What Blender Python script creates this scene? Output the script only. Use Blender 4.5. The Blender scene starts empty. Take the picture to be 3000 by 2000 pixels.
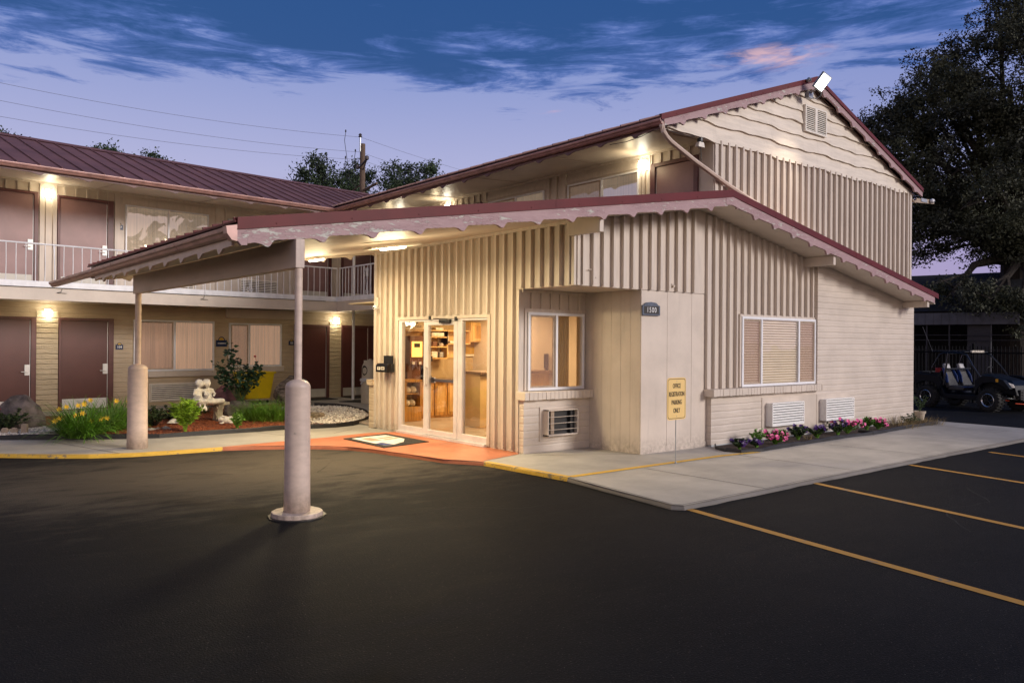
import bpy, math, random
import numpy as np
from mathutils import Matrix, Vector
random.seed(7); RNG = np.random.default_rng(7)
S = bpy.context.scene
COL = S.collection
sin, cos, pi = math.sin, math.cos, math.pi

# ------------------------------------------------------------------ camera
cam_d = bpy.data.cameras.new("Camera"); cam = bpy.data.objects.new("Camera", cam_d); COL.objects.link(cam)
CP = Vector((-9.43956656, -8.3217913, 1.725))
F = Vector((0.63455536, 0.77287551, 0.00171645)); R = Vector((0.77284837, -0.6345492, 0.00726082)); U = Vector((-0.00670088, 0.00328084, 0.99997217))
cam.matrix_world = Matrix(((R.x, U.x, -F.x, CP.x), (R.y, U.y, -F.y, CP.y), (R.z, U.z, -F.z, CP.z), (0, 0, 0, 1)))
cam_d.sensor_width = 36; cam_d.lens = 36*2335.8/3000; cam_d.clip_start = .1; cam_d.clip_end = 2000
S.camera = cam
S.view_settings.view_transform = 'Standard'; S.view_settings.look = 'None'; S.view_settings.gamma = 1; S.view_settings.exposure = .72
S.cycles.use_denoising = True
S.cycles.max_bounces = 6; S.cycles.transparent_max_bounces = 24; S.cycles.caustics_reflective = False; S.cycles.caustics_refractive = False
S.cycles.sample_clamp_indirect = 3

# ------------------------------------------------------------------ node helper
class NT:
    def __init__(s, tree): s.t = tree; s.n = tree.nodes; s.l = tree.links
    def node(s, typ, ins=None, **kw):
        n = s.n.new(typ)
        for k, v in kw.items(): setattr(n, k, v)
        for k, v in (ins or {}).items(): s.set(n.inputs[k], v)
        return n
    def set(s, sock, v):
        if isinstance(v, bpy.types.NodeSocket): s.l.new(v, sock)
        else: sock.default_value = v
    def m(s, op, a, b=0.0, c=None, clamp=False):
        n = s.n.new('ShaderNodeMath'); n.operation = op; n.use_clamp = clamp
        s.set(n.inputs[0], a); s.set(n.inputs[1], b)
        if c is not None: s.set(n.inputs[2], c)
        return n.outputs[0]
    def mix(s, f, a, b, blend='MIX'):
        n = s.n.new('ShaderNodeMix'); n.data_type = 'RGBA'; n.blend_type = blend
        s.set(n.inputs[0], f); s.set(n.inputs[6], a); s.set(n.inputs[7], b); return n.outputs[2]
    def ramp(s, f, pts, interp='LINEAR'):
        n = s.n.new('ShaderNodeValToRGB'); s.set(n.inputs[0], f); e = n.color_ramp.elements; n.color_ramp.interpolation = interp
        while len(e) < len(pts): e.new(.5)
        for i, (p, c) in enumerate(pts):
            e[i].position = p; e[i].color = (*c, 1) if len(c) == 3 else c
        return n.outputs[0]
    def step(s, x, a, b):
        n = s.n.new('ShaderNodeMapRange'); n.interpolation_type = 'SMOOTHSTEP'
        s.set(n.inputs[0], x); s.set(n.inputs[1], a); s.set(n.inputs[2], b); return n.outputs[0]
def g(v): return (v, v, v)
def c4(c): return (*c, 1)

# ------------------------------------------------------------------ world: dusk sky with a bank of dark cloud
SUN_EL, SUN_AZ = math.radians(19), math.radians(156)      # azimuth of the afterglow, clockwise from +Y
w = bpy.data.worlds.new("World"); S.world = w; w.use_nodes = True
nt = NT(w.node_tree); nt.n.clear()
tc = nt.node('ShaderNodeTexCoord').outputs['Generated']
sep = nt.node('ShaderNodeSeparateXYZ', {0: tc}).outputs
dx, dy, dz = sep[0], sep[1], sep[2]
hor = nt.m('SQRT', nt.m('ADD', nt.m('MULTIPLY', dx, dx), nt.m('MULTIPLY', dy, dy)))
el = nt.m('DIVIDE', dz, nt.m('MAXIMUM', hor, .02))                     # tan of elevation
rel_r = nt.m('ADD', nt.m('MULTIPLY', dx, .7728), nt.m('MULTIPLY', dy, -.6346))
rel_f = nt.m('ADD', nt.m('MULTIPLY', dx, .6346), nt.m('MULTIPLY', dy, .7728))
az = nt.m('ARCTAN2', rel_r, rel_f)                                      # azimuth about the zenith
base = nt.ramp(nt.m('MULTIPLY', nt.m('MAXIMUM', dz, 0.0), 1.6), [(0, (.50, .36, .49)), (.16, (.46, .37, .56)), (.32, (.40, .41, .64)), (.55, (.20, .27, .56)), (.8, (.07, .12, .30)), (1, (.045, .08, .2))])
east = nt.step(az, .15, .75)
base = nt.mix(nt.m('MULTIPLY', east, .55), base, c4((.15, .19, .48)))
vec = nt.node('ShaderNodeCombineXYZ', {0: nt.m('MULTIPLY', az, 1.5), 1: nt.m('MULTIPLY', el, 5.2), 2: nt.m('MULTIPLY', az, .4)}).outputs[0]
n1 = nt.node('ShaderNodeTexNoise', {'Vector': vec, 'Scale': 2.1, 'Detail': 10, 'Roughness': .6, 'Distortion': .25}).outputs[0]
vec2 = nt.node('ShaderNodeCombineXYZ', {0: nt.m('MULTIPLY', az, 2.2), 1: nt.m('MULTIPLY', el, 13.0), 2: 3.7}).outputs[0]
n2 = nt.node('ShaderNodeTexNoise', {'Vector': vec2, 'Scale': 3.2, 'Detail': 10, 'Roughness': .66, 'Distortion': .5}).outputs[0]
edge = nt.m('SUBTRACT', el, nt.m('ADD', .312, nt.m('MULTIPLY', nt.m('ABSOLUTE', nt.m('ADD', az, .18)), .06)))
dens = nt.m('ADD', nt.m('MULTIPLY', edge, 10.0), nt.m('ADD', nt.m('MULTIPLY', nt.m('SUBTRACT', n1, .47), 2.6), nt.m('MULTIPLY', nt.m('SUBTRACT', n2, .5), 2.6)))
dens = nt.m('SUBTRACT', dens, nt.m('MULTIPLY', nt.step(el, .415, .49), 1.6))
cl = nt.step(dens, -.1, .35)
back = nt.step(rel_f, .1, -.5)
cl = nt.m('MULTIPLY', cl, nt.m('SUBTRACT', 1.0, nt.m('MULTIPLY', back, .85)))
col = nt.mix(nt.m('MULTIPLY', cl, .93), base, nt.mix(nt.m('MULTIPLY', nt.step(dens, .1, .7), .95), c4((.07, .14, .42)), c4((.006, .060, .21))))
# thin streaks lower on the right
d2 = nt.m('MULTIPLY', nt.step(n2, .56, .72), nt.m('MULTIPLY', nt.step(az, -.12, .05), nt.m('MULTIPLY', nt.step(el, .19, .26), nt.step(az, .55, .3))))
col = nt.mix(nt.m('MULTIPLY', d2, .65), col, c4((.07, .12, .36)))
# two pink lit wisps
def wisp(a0, e0, sa, se, k, lo):
    a = nt.m('DIVIDE', nt.m('SUBTRACT', az, a0), sa); e = nt.m('DIVIDE', nt.m('SUBTRACT', el, e0), se)
    r = nt.m('ADD', nt.m('MULTIPLY', a, a), nt.m('MULTIPLY', e, e))
    return nt.m('MULTIPLY', nt.m('MULTIPLY', nt.step(r, 1.0, .0), nt.step(nt.m('ADD', nt.m('MULTIPLY', n3, .6), nt.m('MULTIPLY', n2, .4)), lo, lo+.16)), k)
vec3 = nt.node('ShaderNodeCombineXYZ', {0: nt.m('MULTIPLY', az, 14.0), 1: nt.m('MULTIPLY', el, 60.0), 2: 1.3}).outputs[0]
n3 = nt.node('ShaderNodeTexNoise', {'Vector': vec3, 'Scale': 1.0, 'Detail': 6, 'Roughness': .6, 'Distortion': .5}).outputs[0]
col = nt.mix(wisp(.315, .343, .085, .020, .85, .47), col, c4((.68, .44, .49)))
col = nt.mix(wisp(.035, .294, .035, .008, .8, .45), col, c4((.80, .40, .42)))
# sunset side, behind the camera
glow = nt.ramp(nt.m('MULTIPLY', nt.m('MAXIMUM', dz, 0.0), 1.0), [(0, (1.3, .98, .82)), (.22, (.95, .76, .72)), (.42, (.22, .25, .38)), (1, (.05, .08, .18))])
col = nt.mix(nt.m('MULTIPLY', back, .85), col, glow)
col = nt.mix(nt.step(dz, 0.0, -.02), col, c4((.03, .03, .035)))
sky = nt.node('ShaderNodeTexSky', sky_type='NISHITA', sun_disc=False, sun_elevation=math.radians(1.5), sun_rotation=SUN_AZ)
col = nt.mix(.012, col, sky.outputs[0], 'ADD')
bg = nt.node('ShaderNodeBackground', {0: col, 1: .66})
nt.l.new(bg.outputs[0], nt.node('ShaderNodeOutputWorld').inputs[0])

# ------------------------------------------------------------------ sun: last soft afterglow
sd = bpy.data.lights.new("sun", 'SUN'); sd.energy = 1.5; sd.angle = math.radians(16); sd.color = (1, .92, .87)
so = bpy.data.objects.new("sun", sd); COL.objects.link(so)
sv = Vector((sin(SUN_AZ)*cos(SUN_EL), cos(SUN_AZ)*cos(SUN_EL), sin(SUN_EL)))
so.rotation_euler = sv.to_track_quat('Z', 'Y').to_euler(); so.location = (-4, -20, 14)

# ------------------------------------------------------------------ materials
MT = {}
def mat(name, col, rough=.6, metal=0., var=.10, vs=3., bump=0., bs=30., spec=.5, stretch=(1, 1, 1), col2=None, emit=None, es=1.):
    m = bpy.data.materials.new(name); m.use_nodes = True; t = NT(m.node_tree); t.n.clear()
    b = t.node('ShaderNodeBsdfPrincipled', {'Roughness': rough, 'Metallic': metal, 'Specular IOR Level': spec})
    co = t.node('ShaderNodeTexCoord').outputs['Object']
    mp = t.node('ShaderNodeMapping', {0: co, 3: stretch}).outputs[0]
    nz = t.node('ShaderNodeTexNoise', {'Vector': mp, 'Scale': vs, 'Detail': 6, 'Roughness': .6}).outputs[0]
    c2 = col2 or tuple(x*(1-2.2*var) for x in col)
    c1 = tuple(min(1, x*(1+var)) for x in col)
    cc = t.mix(t.step(nz, .3, .7), c4(c2), c4(c1)); t.set(b.inputs['Base Color'], cc)
    if bump:
        nb = t.node('ShaderNodeTexNoise', {'Vector': mp, 'Scale': bs, 'Detail': 5}).outputs[0]
        t.set(b.inputs['Normal'], t.node('ShaderNodeBump', {'Strength': bump, 'Distance': .01, 'Height': nb}).outputs[0])
    if name in ('tan_paint', 'smooth_tan', 'post_pink', 'cream_siding', 'beam_tan'):
        gp = t.node('ShaderNodeNewGeometry').outputs['Position']; sz = t.node('ShaderNodeSeparateXYZ', {0: gp}).outputs[2]
        sv_ = t.node('ShaderNodeMapping', {0: gp, 3: (9, 9, .7)}).outputs[0]; sn = t.node('ShaderNodeTexNoise', {'Vector': sv_, 'Scale': 1.0, 'Detail': 6, 'Roughness': .65}).outputs[0]
        fn = t.node('ShaderNodeTexNoise', {'Vector': gp, 'Scale': 14, 'Detail': 6, 'Roughness': .7}).outputs[0]
        cc = t.mix(t.m('MULTIPLY', t.step(sn, .56, .74), .22), cc, c4(tuple(x*.55 for x in col)))
        low = t.m('MULTIPLY', t.step(sz, .35, -.05), t.step(fn, .35, .65)); cc = t.mix(t.m('MULTIPLY', low, .55), cc, (.20, .16, .12, 1))
        if name == 'post_pink': cc = t.mix(t.m('MULTIPLY', t.step(fn, .66, .70), .8), cc, (.30, .26, .22, 1))
        t.set(b.inputs['Base Color'], cc)
    if emit: b.inputs['Emission Color'].default_value = c4(emit); b.inputs['Emission Strength'].default_value = es
    t.l.new(b.outputs[0], t.node('ShaderNodeOutputMaterial').inputs[0])
    MT[name] = m; return m
TAN = (.62, .54, .46)
mat('tan_paint', TAN, .42, var=.05, vs=2.5, bump=.25, bs=14, stretch=(6, 6, .6))
mat('cream_siding', (.72, .64, .54), .5, var=.06, vs=3, bump=.35, bs=12, stretch=(.6, .6, 5))
mat('smooth_tan', TAN, .45, var=.05, vs=1.5, bump=.1, bs=20)
mat('beam_tan', (.50, .40, .34), .45, var=.07, vs=2, bump=.15, bs=20, stretch=(3, .6, 3))
mat('post_pink', (.60, .475, .395), .45, var=.06, vs=5, bump=.22, bs=9, stretch=(1, 1, 2))
mat('trim_maroon', (.15, .075, .072), .5, var=.1, vs=4)
mat('door_maroon', (.105, .034, .032), .38, var=.05, vs=2)
mat('door_sky_sheen', (.29, .17, .165), .40, var=.08, vs=1.5)  # upper doors: same paint lightened, sky reflection put into the colour
mat('frame_maroon', (.12, .043, .042), .4, var=.08, vs=6)
mat('steel_plate', (.80, .80, .79), .35, .1, var=.05)
mat('kick_cream', (.62, .60, .54), .4, var=.05)
mat('roof_metal', (.185, .085, .078), .6, .0, var=.10, vs=1.2, stretch=(1, 1, 1))
mat('flash_red', (.115, .010, .013), .5, .0, var=.08, vs=2, spec=.25)
mat('gutter_copper', (.43, .24, .21), .35, .1, var=.12, vs=5)
mat('white_paint', (.80, .81, .84), .35, var=.05, vs=6)
mat('white_frame', (.80, .81, .84), .35, var=.03)
mat('alu', (.74, .71, .71), .35, .1, var=.05)
mat('black', (.014, .014, .016), .45, var=.1)
mat('black_gloss', (.010, .011, .014), .22, var=.1)
mat('rubber', (.014, .014, .014), .8, var=.2, vs=9, bump=.4)
mat('void', (.006, .006, .007), .9)
mat('grille_cream', (.78, .73, .65), .45, var=.05, vs=9)
mat('grille_white', (.88, .87, .84), .4, var=.03, vs=9)
mat('orange_paint', (.50, .17, .085), .55, var=.09, vs=2.5, bump=.2, bs=25)
mat('stone_white', (.78, .76, .71), .8, var=.10, vs=14, bump=.5, bs=25)
mat('bench_stone', (.45, .42, .34), .85, var=.15, vs=12, bump=.5, bs=20)
mat('rock_dark', (.15, .125, .12), .85, var=.3, vs=5, bump=.9, bs=9)
mat('rock_red', (.26, .12, .11), .8, var=.25, vs=5, bump=.8, bs=9)
mat('rock_tan', (.34, .27, .19), .85, var=.3, vs=6, bump=.9, bs=10)
mat('rock_grey', (.20, .165, .14), .85, var=.4, vs=7, bump=.9, bs=10, stretch=(1, 1, 3))
mat('yellow_plastic', (.72, .54, .012), .4, var=.05)
mat('bin_tan', (.42, .37, .30), .5, var=.06)
mat('bag_white', (.45, .45, .48), .4, var=.1)
mat('pot', (.50, .42, .32), .6, var=.08)
mat('edging', (.018, .018, .020), .5, var=.2)
mat('block_tan', (.42, .33, .25), .85, var=.1, vs=15, bump=.5)
mat('sign_yellow', (.80, .56, .22), .4, var=.02)
mat('ink', (.02, .016, .012), .5, var=.02)
mat('navy', (.012, .028, .095), .35, var=.05)
mat('plaque_slate', (.085, .105, .15), .5, var=.15, vs=30)
mat('letter_white', (.8, .8, .8), .5, var=.01)
mat('sun_yellow', (.75, .48, .04), .4, var=.1)
mat('galv', (.38, .40, .41), .4, .6, var=.1)
mat('wood_pole', (.15, .10, .07), .85, var=.2, vs=9, bump=.6, stretch=(5, 5, .5))
mat('bark', (.035, .027, .022), .9, var=.3, vs=6, bump=.9, bs=10, stretch=(3, 3, .6))
mat('leaf_dark', (.048, .054, .026), .7, var=.35, vs=.5)
mat('leaf_mid', (.032, .055, .020), .65, var=.3, vs=.6)
mat('leaf_rose', (.030, .080, .040), .45, var=.3, vs=9)
mat('leaf_grass', (.14, .32, .030), .5, var=.3, vs=6)
mat('leaf_lime', (.27, .45, .035), .5, var=.25, vs=9)
mat('leaf_shrub', (.055, .095, .032), .6, var=.35, vs=9)
mat('leaf_dry', (.33, .25, .11), .8, var=.3, vs=9)
mat('petal_yellow', (.95, .66, .08), .5, var=.12, vs=20)
mat('petal_pink', (.90, .13, .36), .5, var=.2, vs=20)
mat('petal_purple', (.06, .012, .14), .5, var=.2, vs=20)
mat('petal_red', (.5, .01, .03), .5)
mat('soil', (.060, .036, .026), .95, var=.4, vs=20, bump=.8)
mat('foundation', (.50, .52, .52), .8, var=.1)
mat('cable', (.02, .02, .02), .6)
mat('wire_grey', (.16, .16, .19), .6)
mat('insul', (.10, .08, .08), .4)
mat('shingle', (.020, .020, .026), .9, var=.3, vs=9, bump=.6)
mat('shed_white', (.11, .11, .13), .7, var=.1)
mat('shed_dark', (.012, .011, .012), .9)
mat('shed_post', (.035, .033, .04), .7)
mat('fence_black', (.006, .006, .007), .8, spec=.1)
mat('utv_body', (.004, .006, .011), .45, var=.2, spec=.25)
mat('utv_blue', (.006, .04, .20), .4)
mat('utv_seat', (.045, .045, .05), .6, var=.1)
mat('chrome', (.50, .52, .56), .25, .8)
mat('headlamp', (.65, .60, .52), .1, var=.3, vs=20)
mat('amber', (.8, .38, .01), .3)
mat('red_plastic', (.40, .012, .012), .4)
mat('orange_cord', (.6, .07, .02), .5)
mat('floor_tile', (.50, .42, .34), .3, var=.1, vs=2)
mat('room_wall', (.62, .50, .33), .7, var=.03)
mat('room_olive', (.44, .33, .18), .7, var=.03)
mat('oak', (.55, .30, .085), .4, var=.18, vs=3, stretch=(6, 6, .7))
mat('oak_light', (.68, .44, .18), .4, var=.1, vs=3, stretch=(6, 6, .7))
mat('worktop', (.24, .15, .09), .3, var=.3, vs=30)
mat('brown_case', (.16, .065, .03), .45, var=.1)
mat('paper', (.75, .70, .62), .6, var=.1, vs=20)
mat('beadboard', (.72, .52, .26), .45, var=.04, vs=3)
mat('mat_black', (.028, .028, .028), .9, var=.3, vs=25, bump=.6, bs=80)
mat('blind', (.80, .72, .64), .6, var=.03, emit=(.8, .60, .46), es=.12)  # slight warm emission added to brighten the slats
mat('picture', (.30, .26, .24), .5, var=.6, vs=6)
mat('gold_leaf', (.55, .32, .03), .5, var=.2)
mat('lamp_glow', (1, 1, 1), .5, emit=(1, .93, .72), es=14.)
mat('flood_glow', (1, 1, 1), .5, emit=(1, .96, .86), es=6.)
mat('ceiling_glow', (1, 1, 1), .5, emit=(1, .8, .5), es=2.)
mat('juice_glow', (.8, .4, .1), .5, var=.4, vs=12, emit=(1, .55, .12), es=1.1, col2=(.9, .7, .2))
mat('curtain_warm', (.66, .42, .29), .8, var=.30, vs=2.6, stretch=(6, 6, .10), emit=(.72, .46, .32), es=.26)  # all three curtain materials carry an added glow, no lamp behind them
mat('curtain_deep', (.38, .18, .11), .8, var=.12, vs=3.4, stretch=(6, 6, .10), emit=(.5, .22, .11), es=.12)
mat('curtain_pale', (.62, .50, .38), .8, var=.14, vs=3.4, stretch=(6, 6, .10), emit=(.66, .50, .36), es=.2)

def glass(nm='glass', kf=1.7, bs_=.22, add=0., sc=2.2):
    m = bpy.data.materials.new(nm); m.use_nodes = True; t = NT(m.node_tree); t.n.clear()
    co = t.node('ShaderNodeTexCoord').outputs['Object']
    nz = t.node('ShaderNodeTexNoise', {'Vector': co, 'Scale': sc, 'Detail': 2, 'Distortion': 1.5 if add else 0}).outputs[0]
    bp = t.node('ShaderNodeBump', {'Strength': bs_, 'Distance': .03, 'Height': nz}).outputs[0]
    tr = t.node('ShaderNodeBsdfTransparent', {0: (.95, .95, .93, 1)}); gl = t.node('ShaderNodeBsdfGlossy', {0: (.95, .95, 1, 1), 1: .012, 'Normal': bp})
    fr = t.node('ShaderNodeFresnel', {0: 1.5}).outputs[0]
    mx = t.node('ShaderNodeMixShader', {0: t.m('ADD', t.m('MULTIPLY', fr, kf), add, clamp=True)}); t.l.new(tr.outputs[0], mx.inputs[1]); t.l.new(gl.outputs[0], mx.inputs[2])
    t.l.new(mx.outputs[0], t.node('ShaderNodeOutputMaterial').inputs[0]); MT[nm] = m
def screen():
    m = bpy.data.materials.new('insect_screen'); m.use_nodes = True; t = NT(m.node_tree); t.n.clear()
    d = t.node('ShaderNodeBsdfDiffuse', {0: (.42, .27, .22, 1)}); tr = t.node('ShaderNodeBsdfTransparent'); mx = t.node('ShaderNodeMixShader', {0: .42})
    t.l.new(tr.outputs[0], mx.inputs[1]); t.l.new(d.outputs[0], mx.inputs[2]); t.l.new(mx.outputs[0], t.node('ShaderNodeOutputMaterial').inputs[0]); MT['insect_screen'] = m
screen()
glass(); glass('film_glass', 1.2, .45, .17, 1.1); glass('dusk_glass', 1.2, .06, .22, 1.0)

def brick(name, col, strength, bw=.42, rh=.116, lf_=.14, rc=.9, nk=1.5):
    """painted slump block: thin horizontal courses with rough wavy faces"""
    m = bpy.data.materials.new(name); m.use_nodes = True; t = NT(m.node_tree); t.n.clear()
    co = t.node('ShaderNodeTexCoord').outputs['Object']; s = t.node('ShaderNodeSeparateXYZ', {0: co}).outputs
    nzw = t.node('ShaderNodeTexNoise', {'Vector': co, 'Scale': 3.5, 'Detail': 3}).outputs[0]
    zz = t.m('ADD', s[2], t.m('MULTIPLY', t.m('SUBTRACT', nzw, .5), .03))
    v = t.node('ShaderNodeCombineXYZ', {0: t.m('ADD', s[0], s[1]), 1: zz, 2: 0.0}).outputs[0]
    bt = t.node('ShaderNodeTexBrick', {'Vector': v, 'Color1': (1, 1, 1, 1), 'Color2': (.94, .94, .94, 1), 'Mortar': (0, 0, 0, 1), 'Scale': 1.0, 'Mortar Size': .006, 'Mortar Smooth': .6, 'Bias': 0.0, 'Brick Width': bw, 'Row Height': rh})
    # vertical joints are filled with paint: keep mostly the courses
    wv = t.m('ABSOLUTE', t.m('SUBTRACT', t.m('FRACT', t.m('DIVIDE', zz, rh)), .5))
    roundc = t.step(wv, .5, .30)
    mp = t.node('ShaderNodeMapping', {0: co, 3: (2.2, 2.2, 11)}).outputs[0]
    nl = t.node('ShaderNodeTexNoise', {'Vector': mp, 'Scale': 1.6, 'Detail': 6, 'Roughness': .62}).outputs[0]
    h = t.m('ADD', t.m('ADD', t.m('MULTIPLY', roundc, rc), t.m('MULTIPLY', bt.outputs['Fac'], -.28)), t.m('MULTIPLY', nl, nk))
    bmp = t.node('ShaderNodeBump', {'Strength': strength, 'Distance': .02, 'Height': h}).outputs[0]
    nv = t.node('ShaderNodeTexNoise', {'Vector': co, 'Scale': 1.7, 'Detail': 5}).outputs[0]
    cc = t.mix(t.step(nv, .3, .7), c4(tuple(x*.9 for x in col)), c4(tuple(x*1.04 for x in col)))
    cc = t.mix(t.m('MULTIPLY', t.step(wv, .465, .5), lf_), cc, c4(tuple(x*.45 for x in col)))
    b = t.node('ShaderNodeBsdfPrincipled', {'Base Color': cc, 'Roughness': .5, 'Normal': bmp})
    t.l.new(b.outputs[0], t.node('ShaderNodeOutputMaterial').inputs[0]); MT[name] = m
brick('block_smooth', TAN, .38); brick('block_rough', (.54, .43, .30), .55, lf_=.10, rc=.6, nk=2.4); brick('block_pillar', (.56, .46, .31), 1.0, lf_=.12, rc=.7, nk=2.6)

def fascia():
    m = bpy.data.materials.new('fascia_mauve'); m.use_nodes = True; t = NT(m.node_tree); t.n.clear()
    co = t.node('ShaderNodeTexCoord').outputs['Object']
    mp = t.node('ShaderNodeMapping', {0: co, 3: (1.3, 1.3, 5)}).outputs[0]
    n1 = t.node('ShaderNodeTexNoise', {'Vector': mp, 'Scale': 5.0, 'Detail': 8, 'Roughness': .7}).outputs[0]
    n2 = t.node('ShaderNodeTexNoise', {'Vector': mp, 'Scale': 1.1, 'Detail': 2}).outputs[0]
    s = t.node('ShaderNodeSeparateXYZ', {0: co}).outputs
    gx = t.node('ShaderNodeSeparateXYZ', {0: t.node('ShaderNodeNewGeometry').outputs['Position']}).outputs[0]
    peel = t.step(t.m('ADD', t.m('ADD', n1, t.m('MULTIPLY', n2, .35)), t.m('MULTIPLY', t.step(gx, -4.0, -6.3), .085)), .775, .80)
    vo = t.node('ShaderNodeTexVoronoi', {'Vector': mp, 'Scale': 9.0}, feature='DISTANCE_TO_EDGE').outputs[0]
    crack = t.m('MULTIPLY', t.step(vo, .03, .0), t.step(n2, .45, .6))
    cc = t.mix(t.step(n1, .3, .7), (.33, .205, .215, 1), (.40, .265, .268, 1))
    cc = t.mix(t.m('MULTIPLY', crack, .6), cc, (.14, .08, .08, 1))
    cc = t.mix(peel, cc, (.50, .49, .44, 1))
    bp = t.node('ShaderNodeBump', {'Strength': .5, 'Distance': .006, 'Height': t.m('SUBTRACT', n1, t.m('ADD', peel, crack))}).outputs[0]
    b = t.node('ShaderNodeBsdfPrincipled', {'Base Color': cc, 'Roughness': .55, 'Normal': bp})
    t.l.new(b.outputs[0], t.node('ShaderNodeOutputMaterial').inputs[0]); MT['fascia_mauve'] = m
fascia()

def ground_mats():
    m = bpy.data.materials.new('asphalt'); m.use_nodes = True; t = NT(m.node_tree); t.n.clear()
    co = t.node('ShaderNodeTexCoord').outputs['Object']
    big = t.node('ShaderNodeTexNoise', {'Vector': co, 'Scale': .35, 'Detail': 5, 'Roughness': .6}).outputs[0]
    mid = t.node('ShaderNodeTexNoise', {'Vector': t.node('ShaderNodeMapping', {0: co, 3: (1, 2.6, 1), 2: (0, 0, .6)}).outputs[0], 'Scale': 1.1, 'Detail': 8, 'Roughness': .7, 'Distortion': .3}).outputs[0]
    fine = t.node('ShaderNodeTexNoise', {'Vector': co, 'Scale': 75, 'Detail': 4}).outputs[0]
    cc = t.mix(t.step(big, .35, .68), (.0050, .0054, .0068, 1), (.0092, .0095, .0108, 1))
    cc = t.mix(t.m('MULTIPLY', t.step(mid, .48, .75), .6), cc, (.0185, .018, .0185, 1))
    cc = t.mix(t.m('MULTIPLY', t.step(fine, .55, .75), .55), cc, (.055, .05, .046, 1))
    cc = t.mix(t.m('MULTIPLY', t.step(mid, .42, .25), .5), cc, (.004, .004, .0045, 1))
    sp = t.node('ShaderNodeSeparateXYZ', {0: co}).outputs       # canopy lamp glow by the entrance, painted in as paler asphalt
    ex = t.m('DIVIDE', t.m('ADD', sp[0], 5.4), 5.2); ey = t.m('DIVIDE', t.m('SUBTRACT', sp[1], 2.6), 3.0); rr_ = t.m('SQRT', t.m('ADD', t.m('MULTIPLY', ex, ex), t.m('MULTIPLY', ey, ey)))
    lamp_pool = t.step(t.m('ADD', rr_, t.m('MULTIPLY', t.m('SUBTRACT', mid, .5), 2.2)), 1.1, .1)
    cc = t.mix(t.m('MULTIPLY', lamp_pool, t.m('ADD', -.05, t.m('MULTIPLY', mid, .95)), clamp=True), cc, (.21, .175, .135, 1))
    grit = t.node('ShaderNodeTexVoronoi', {'Vector': co, 'Scale': 38.0}).outputs['Distance']
    cc = t.mix(t.m('MULTIPLY', t.step(grit, .16, .06), t.step(fine, .5, .62)), cc, (.16, .15, .135, 1))
    oil = t.node('ShaderNodeTexVoronoi', {'Vector': t.node('ShaderNodeMapping', {0: co, 1: (.4, .7, 0)}).outputs[0], 'Scale': .30}).outputs['Distance']
    cc = t.mix(t.m('MULTIPLY', t.step(t.m('ADD', oil, t.m('MULTIPLY', mid, .18)), .22, .14), .8), cc, (.003, .003, .0035, 1))
    vo = t.node('ShaderNodeTexVoronoi', {'Vector': t.node('ShaderNodeMapping', {0: t.node('ShaderNodeMix', {0: .12, 4: co, 5: t.node('ShaderNodeTexNoise', {'Vector': co, 'Scale': 1.2}).outputs[1]}, data_type='VECTOR').outputs[1]}).outputs[0], 'Scale': .33}, feature='DISTANCE_TO_EDGE').outputs[0]
    cc = t.mix(t.m('MULTIPLY', t.step(vo, .006, .0), t.m('MULTIPLY', t.step(big, .5, .62), .5)), cc, (.006, .006, .006, 1))
    bp = t.node('ShaderNodeBump', {'Strength': .8, 'Distance': .008, 'Height': t.m('ADD', fine, t.m('MULTIPLY', mid, .8))}).outputs[0]
    b = t.node('ShaderNodeBsdfPrincipled', {'Base Color': cc, 'Roughness': t.m('ADD', .62, t.m('MULTIPLY', mid, .25)), 'Specular IOR Level': .10, 'Normal': bp})
    t.l.new(b.outputs[0], t.node('ShaderNodeOutputMaterial').inputs[0]); MT['asphalt'] = m
    for nm, c in (('concrete', (.42, .395, .355)), ('concrete_dirty', (.17, .155, .14))):
        m = bpy.data.materials.new(nm); m.use_nodes = True; t = NT(m.node_tree); t.n.clear()
        co = t.node('ShaderNodeTexCoord').outputs['Object']
        a = t.node('ShaderNodeTexNoise', {'Vector': co, 'Scale': .9, 'Detail': 7, 'Roughness': .65}).outputs[0]
        f = t.node('ShaderNodeTexNoise', {'Vector': co, 'Scale': 60, 'Detail': 3}).outputs[0]
        st = t.node('ShaderNodeTexNoise', {'Vector': t.node('ShaderNodeMapping', {0: co, 2: (0, 0, .3), 3: (1, 5, 1)}).outputs[0], 'Scale': 1.1, 'Detail': 5}).outputs[0]
        cc = t.mix(t.step(a, .3, .72), c4(tuple(x*.78 for x in c)), c4(tuple(x*1.12 for x in c)))
        cc = t.mix(t.m('MULTIPLY', t.step(st, .55, .75), .4), cc, c4(tuple(x*.6 for x in c)))
        bp = t.node('ShaderNodeBump', {'Strength': .35, 'Distance': .004, 'Height': t.m('ADD', f, a)}).outputs[0]
        b = t.node('ShaderNodeBsdfPrincipled', {'Base Color': cc, 'Roughness': .7, 'Normal': bp})
        t.l.new(b.outputs[0], t.node('ShaderNodeOutputMaterial').inputs[0]); MT[nm] = m
    # worn road paint
    for nm, c in (('line_yellow', (.50, .25, .030)), ('kerb_yellow', (.75, .46, .055))):
        m = bpy.data.materials.new(nm); m.use_nodes = True; t = NT(m.node_tree); t.n.clear()
        co = t.node('ShaderNodeTexCoord').outputs['Object']
        a = t.node('ShaderNodeTexNoise', {'Vector': co, 'Scale': 9, 'Detail': 8, 'Roughness': .75}).outputs[0]
        a2 = t.node('ShaderNodeTexNoise', {'Vector': co, 'Scale': 2.0, 'Detail': 3}).outputs[0]
        cc = t.mix(t.step(a, .3, .7), c4(tuple(x*.8 for x in c)), c4(c))
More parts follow.
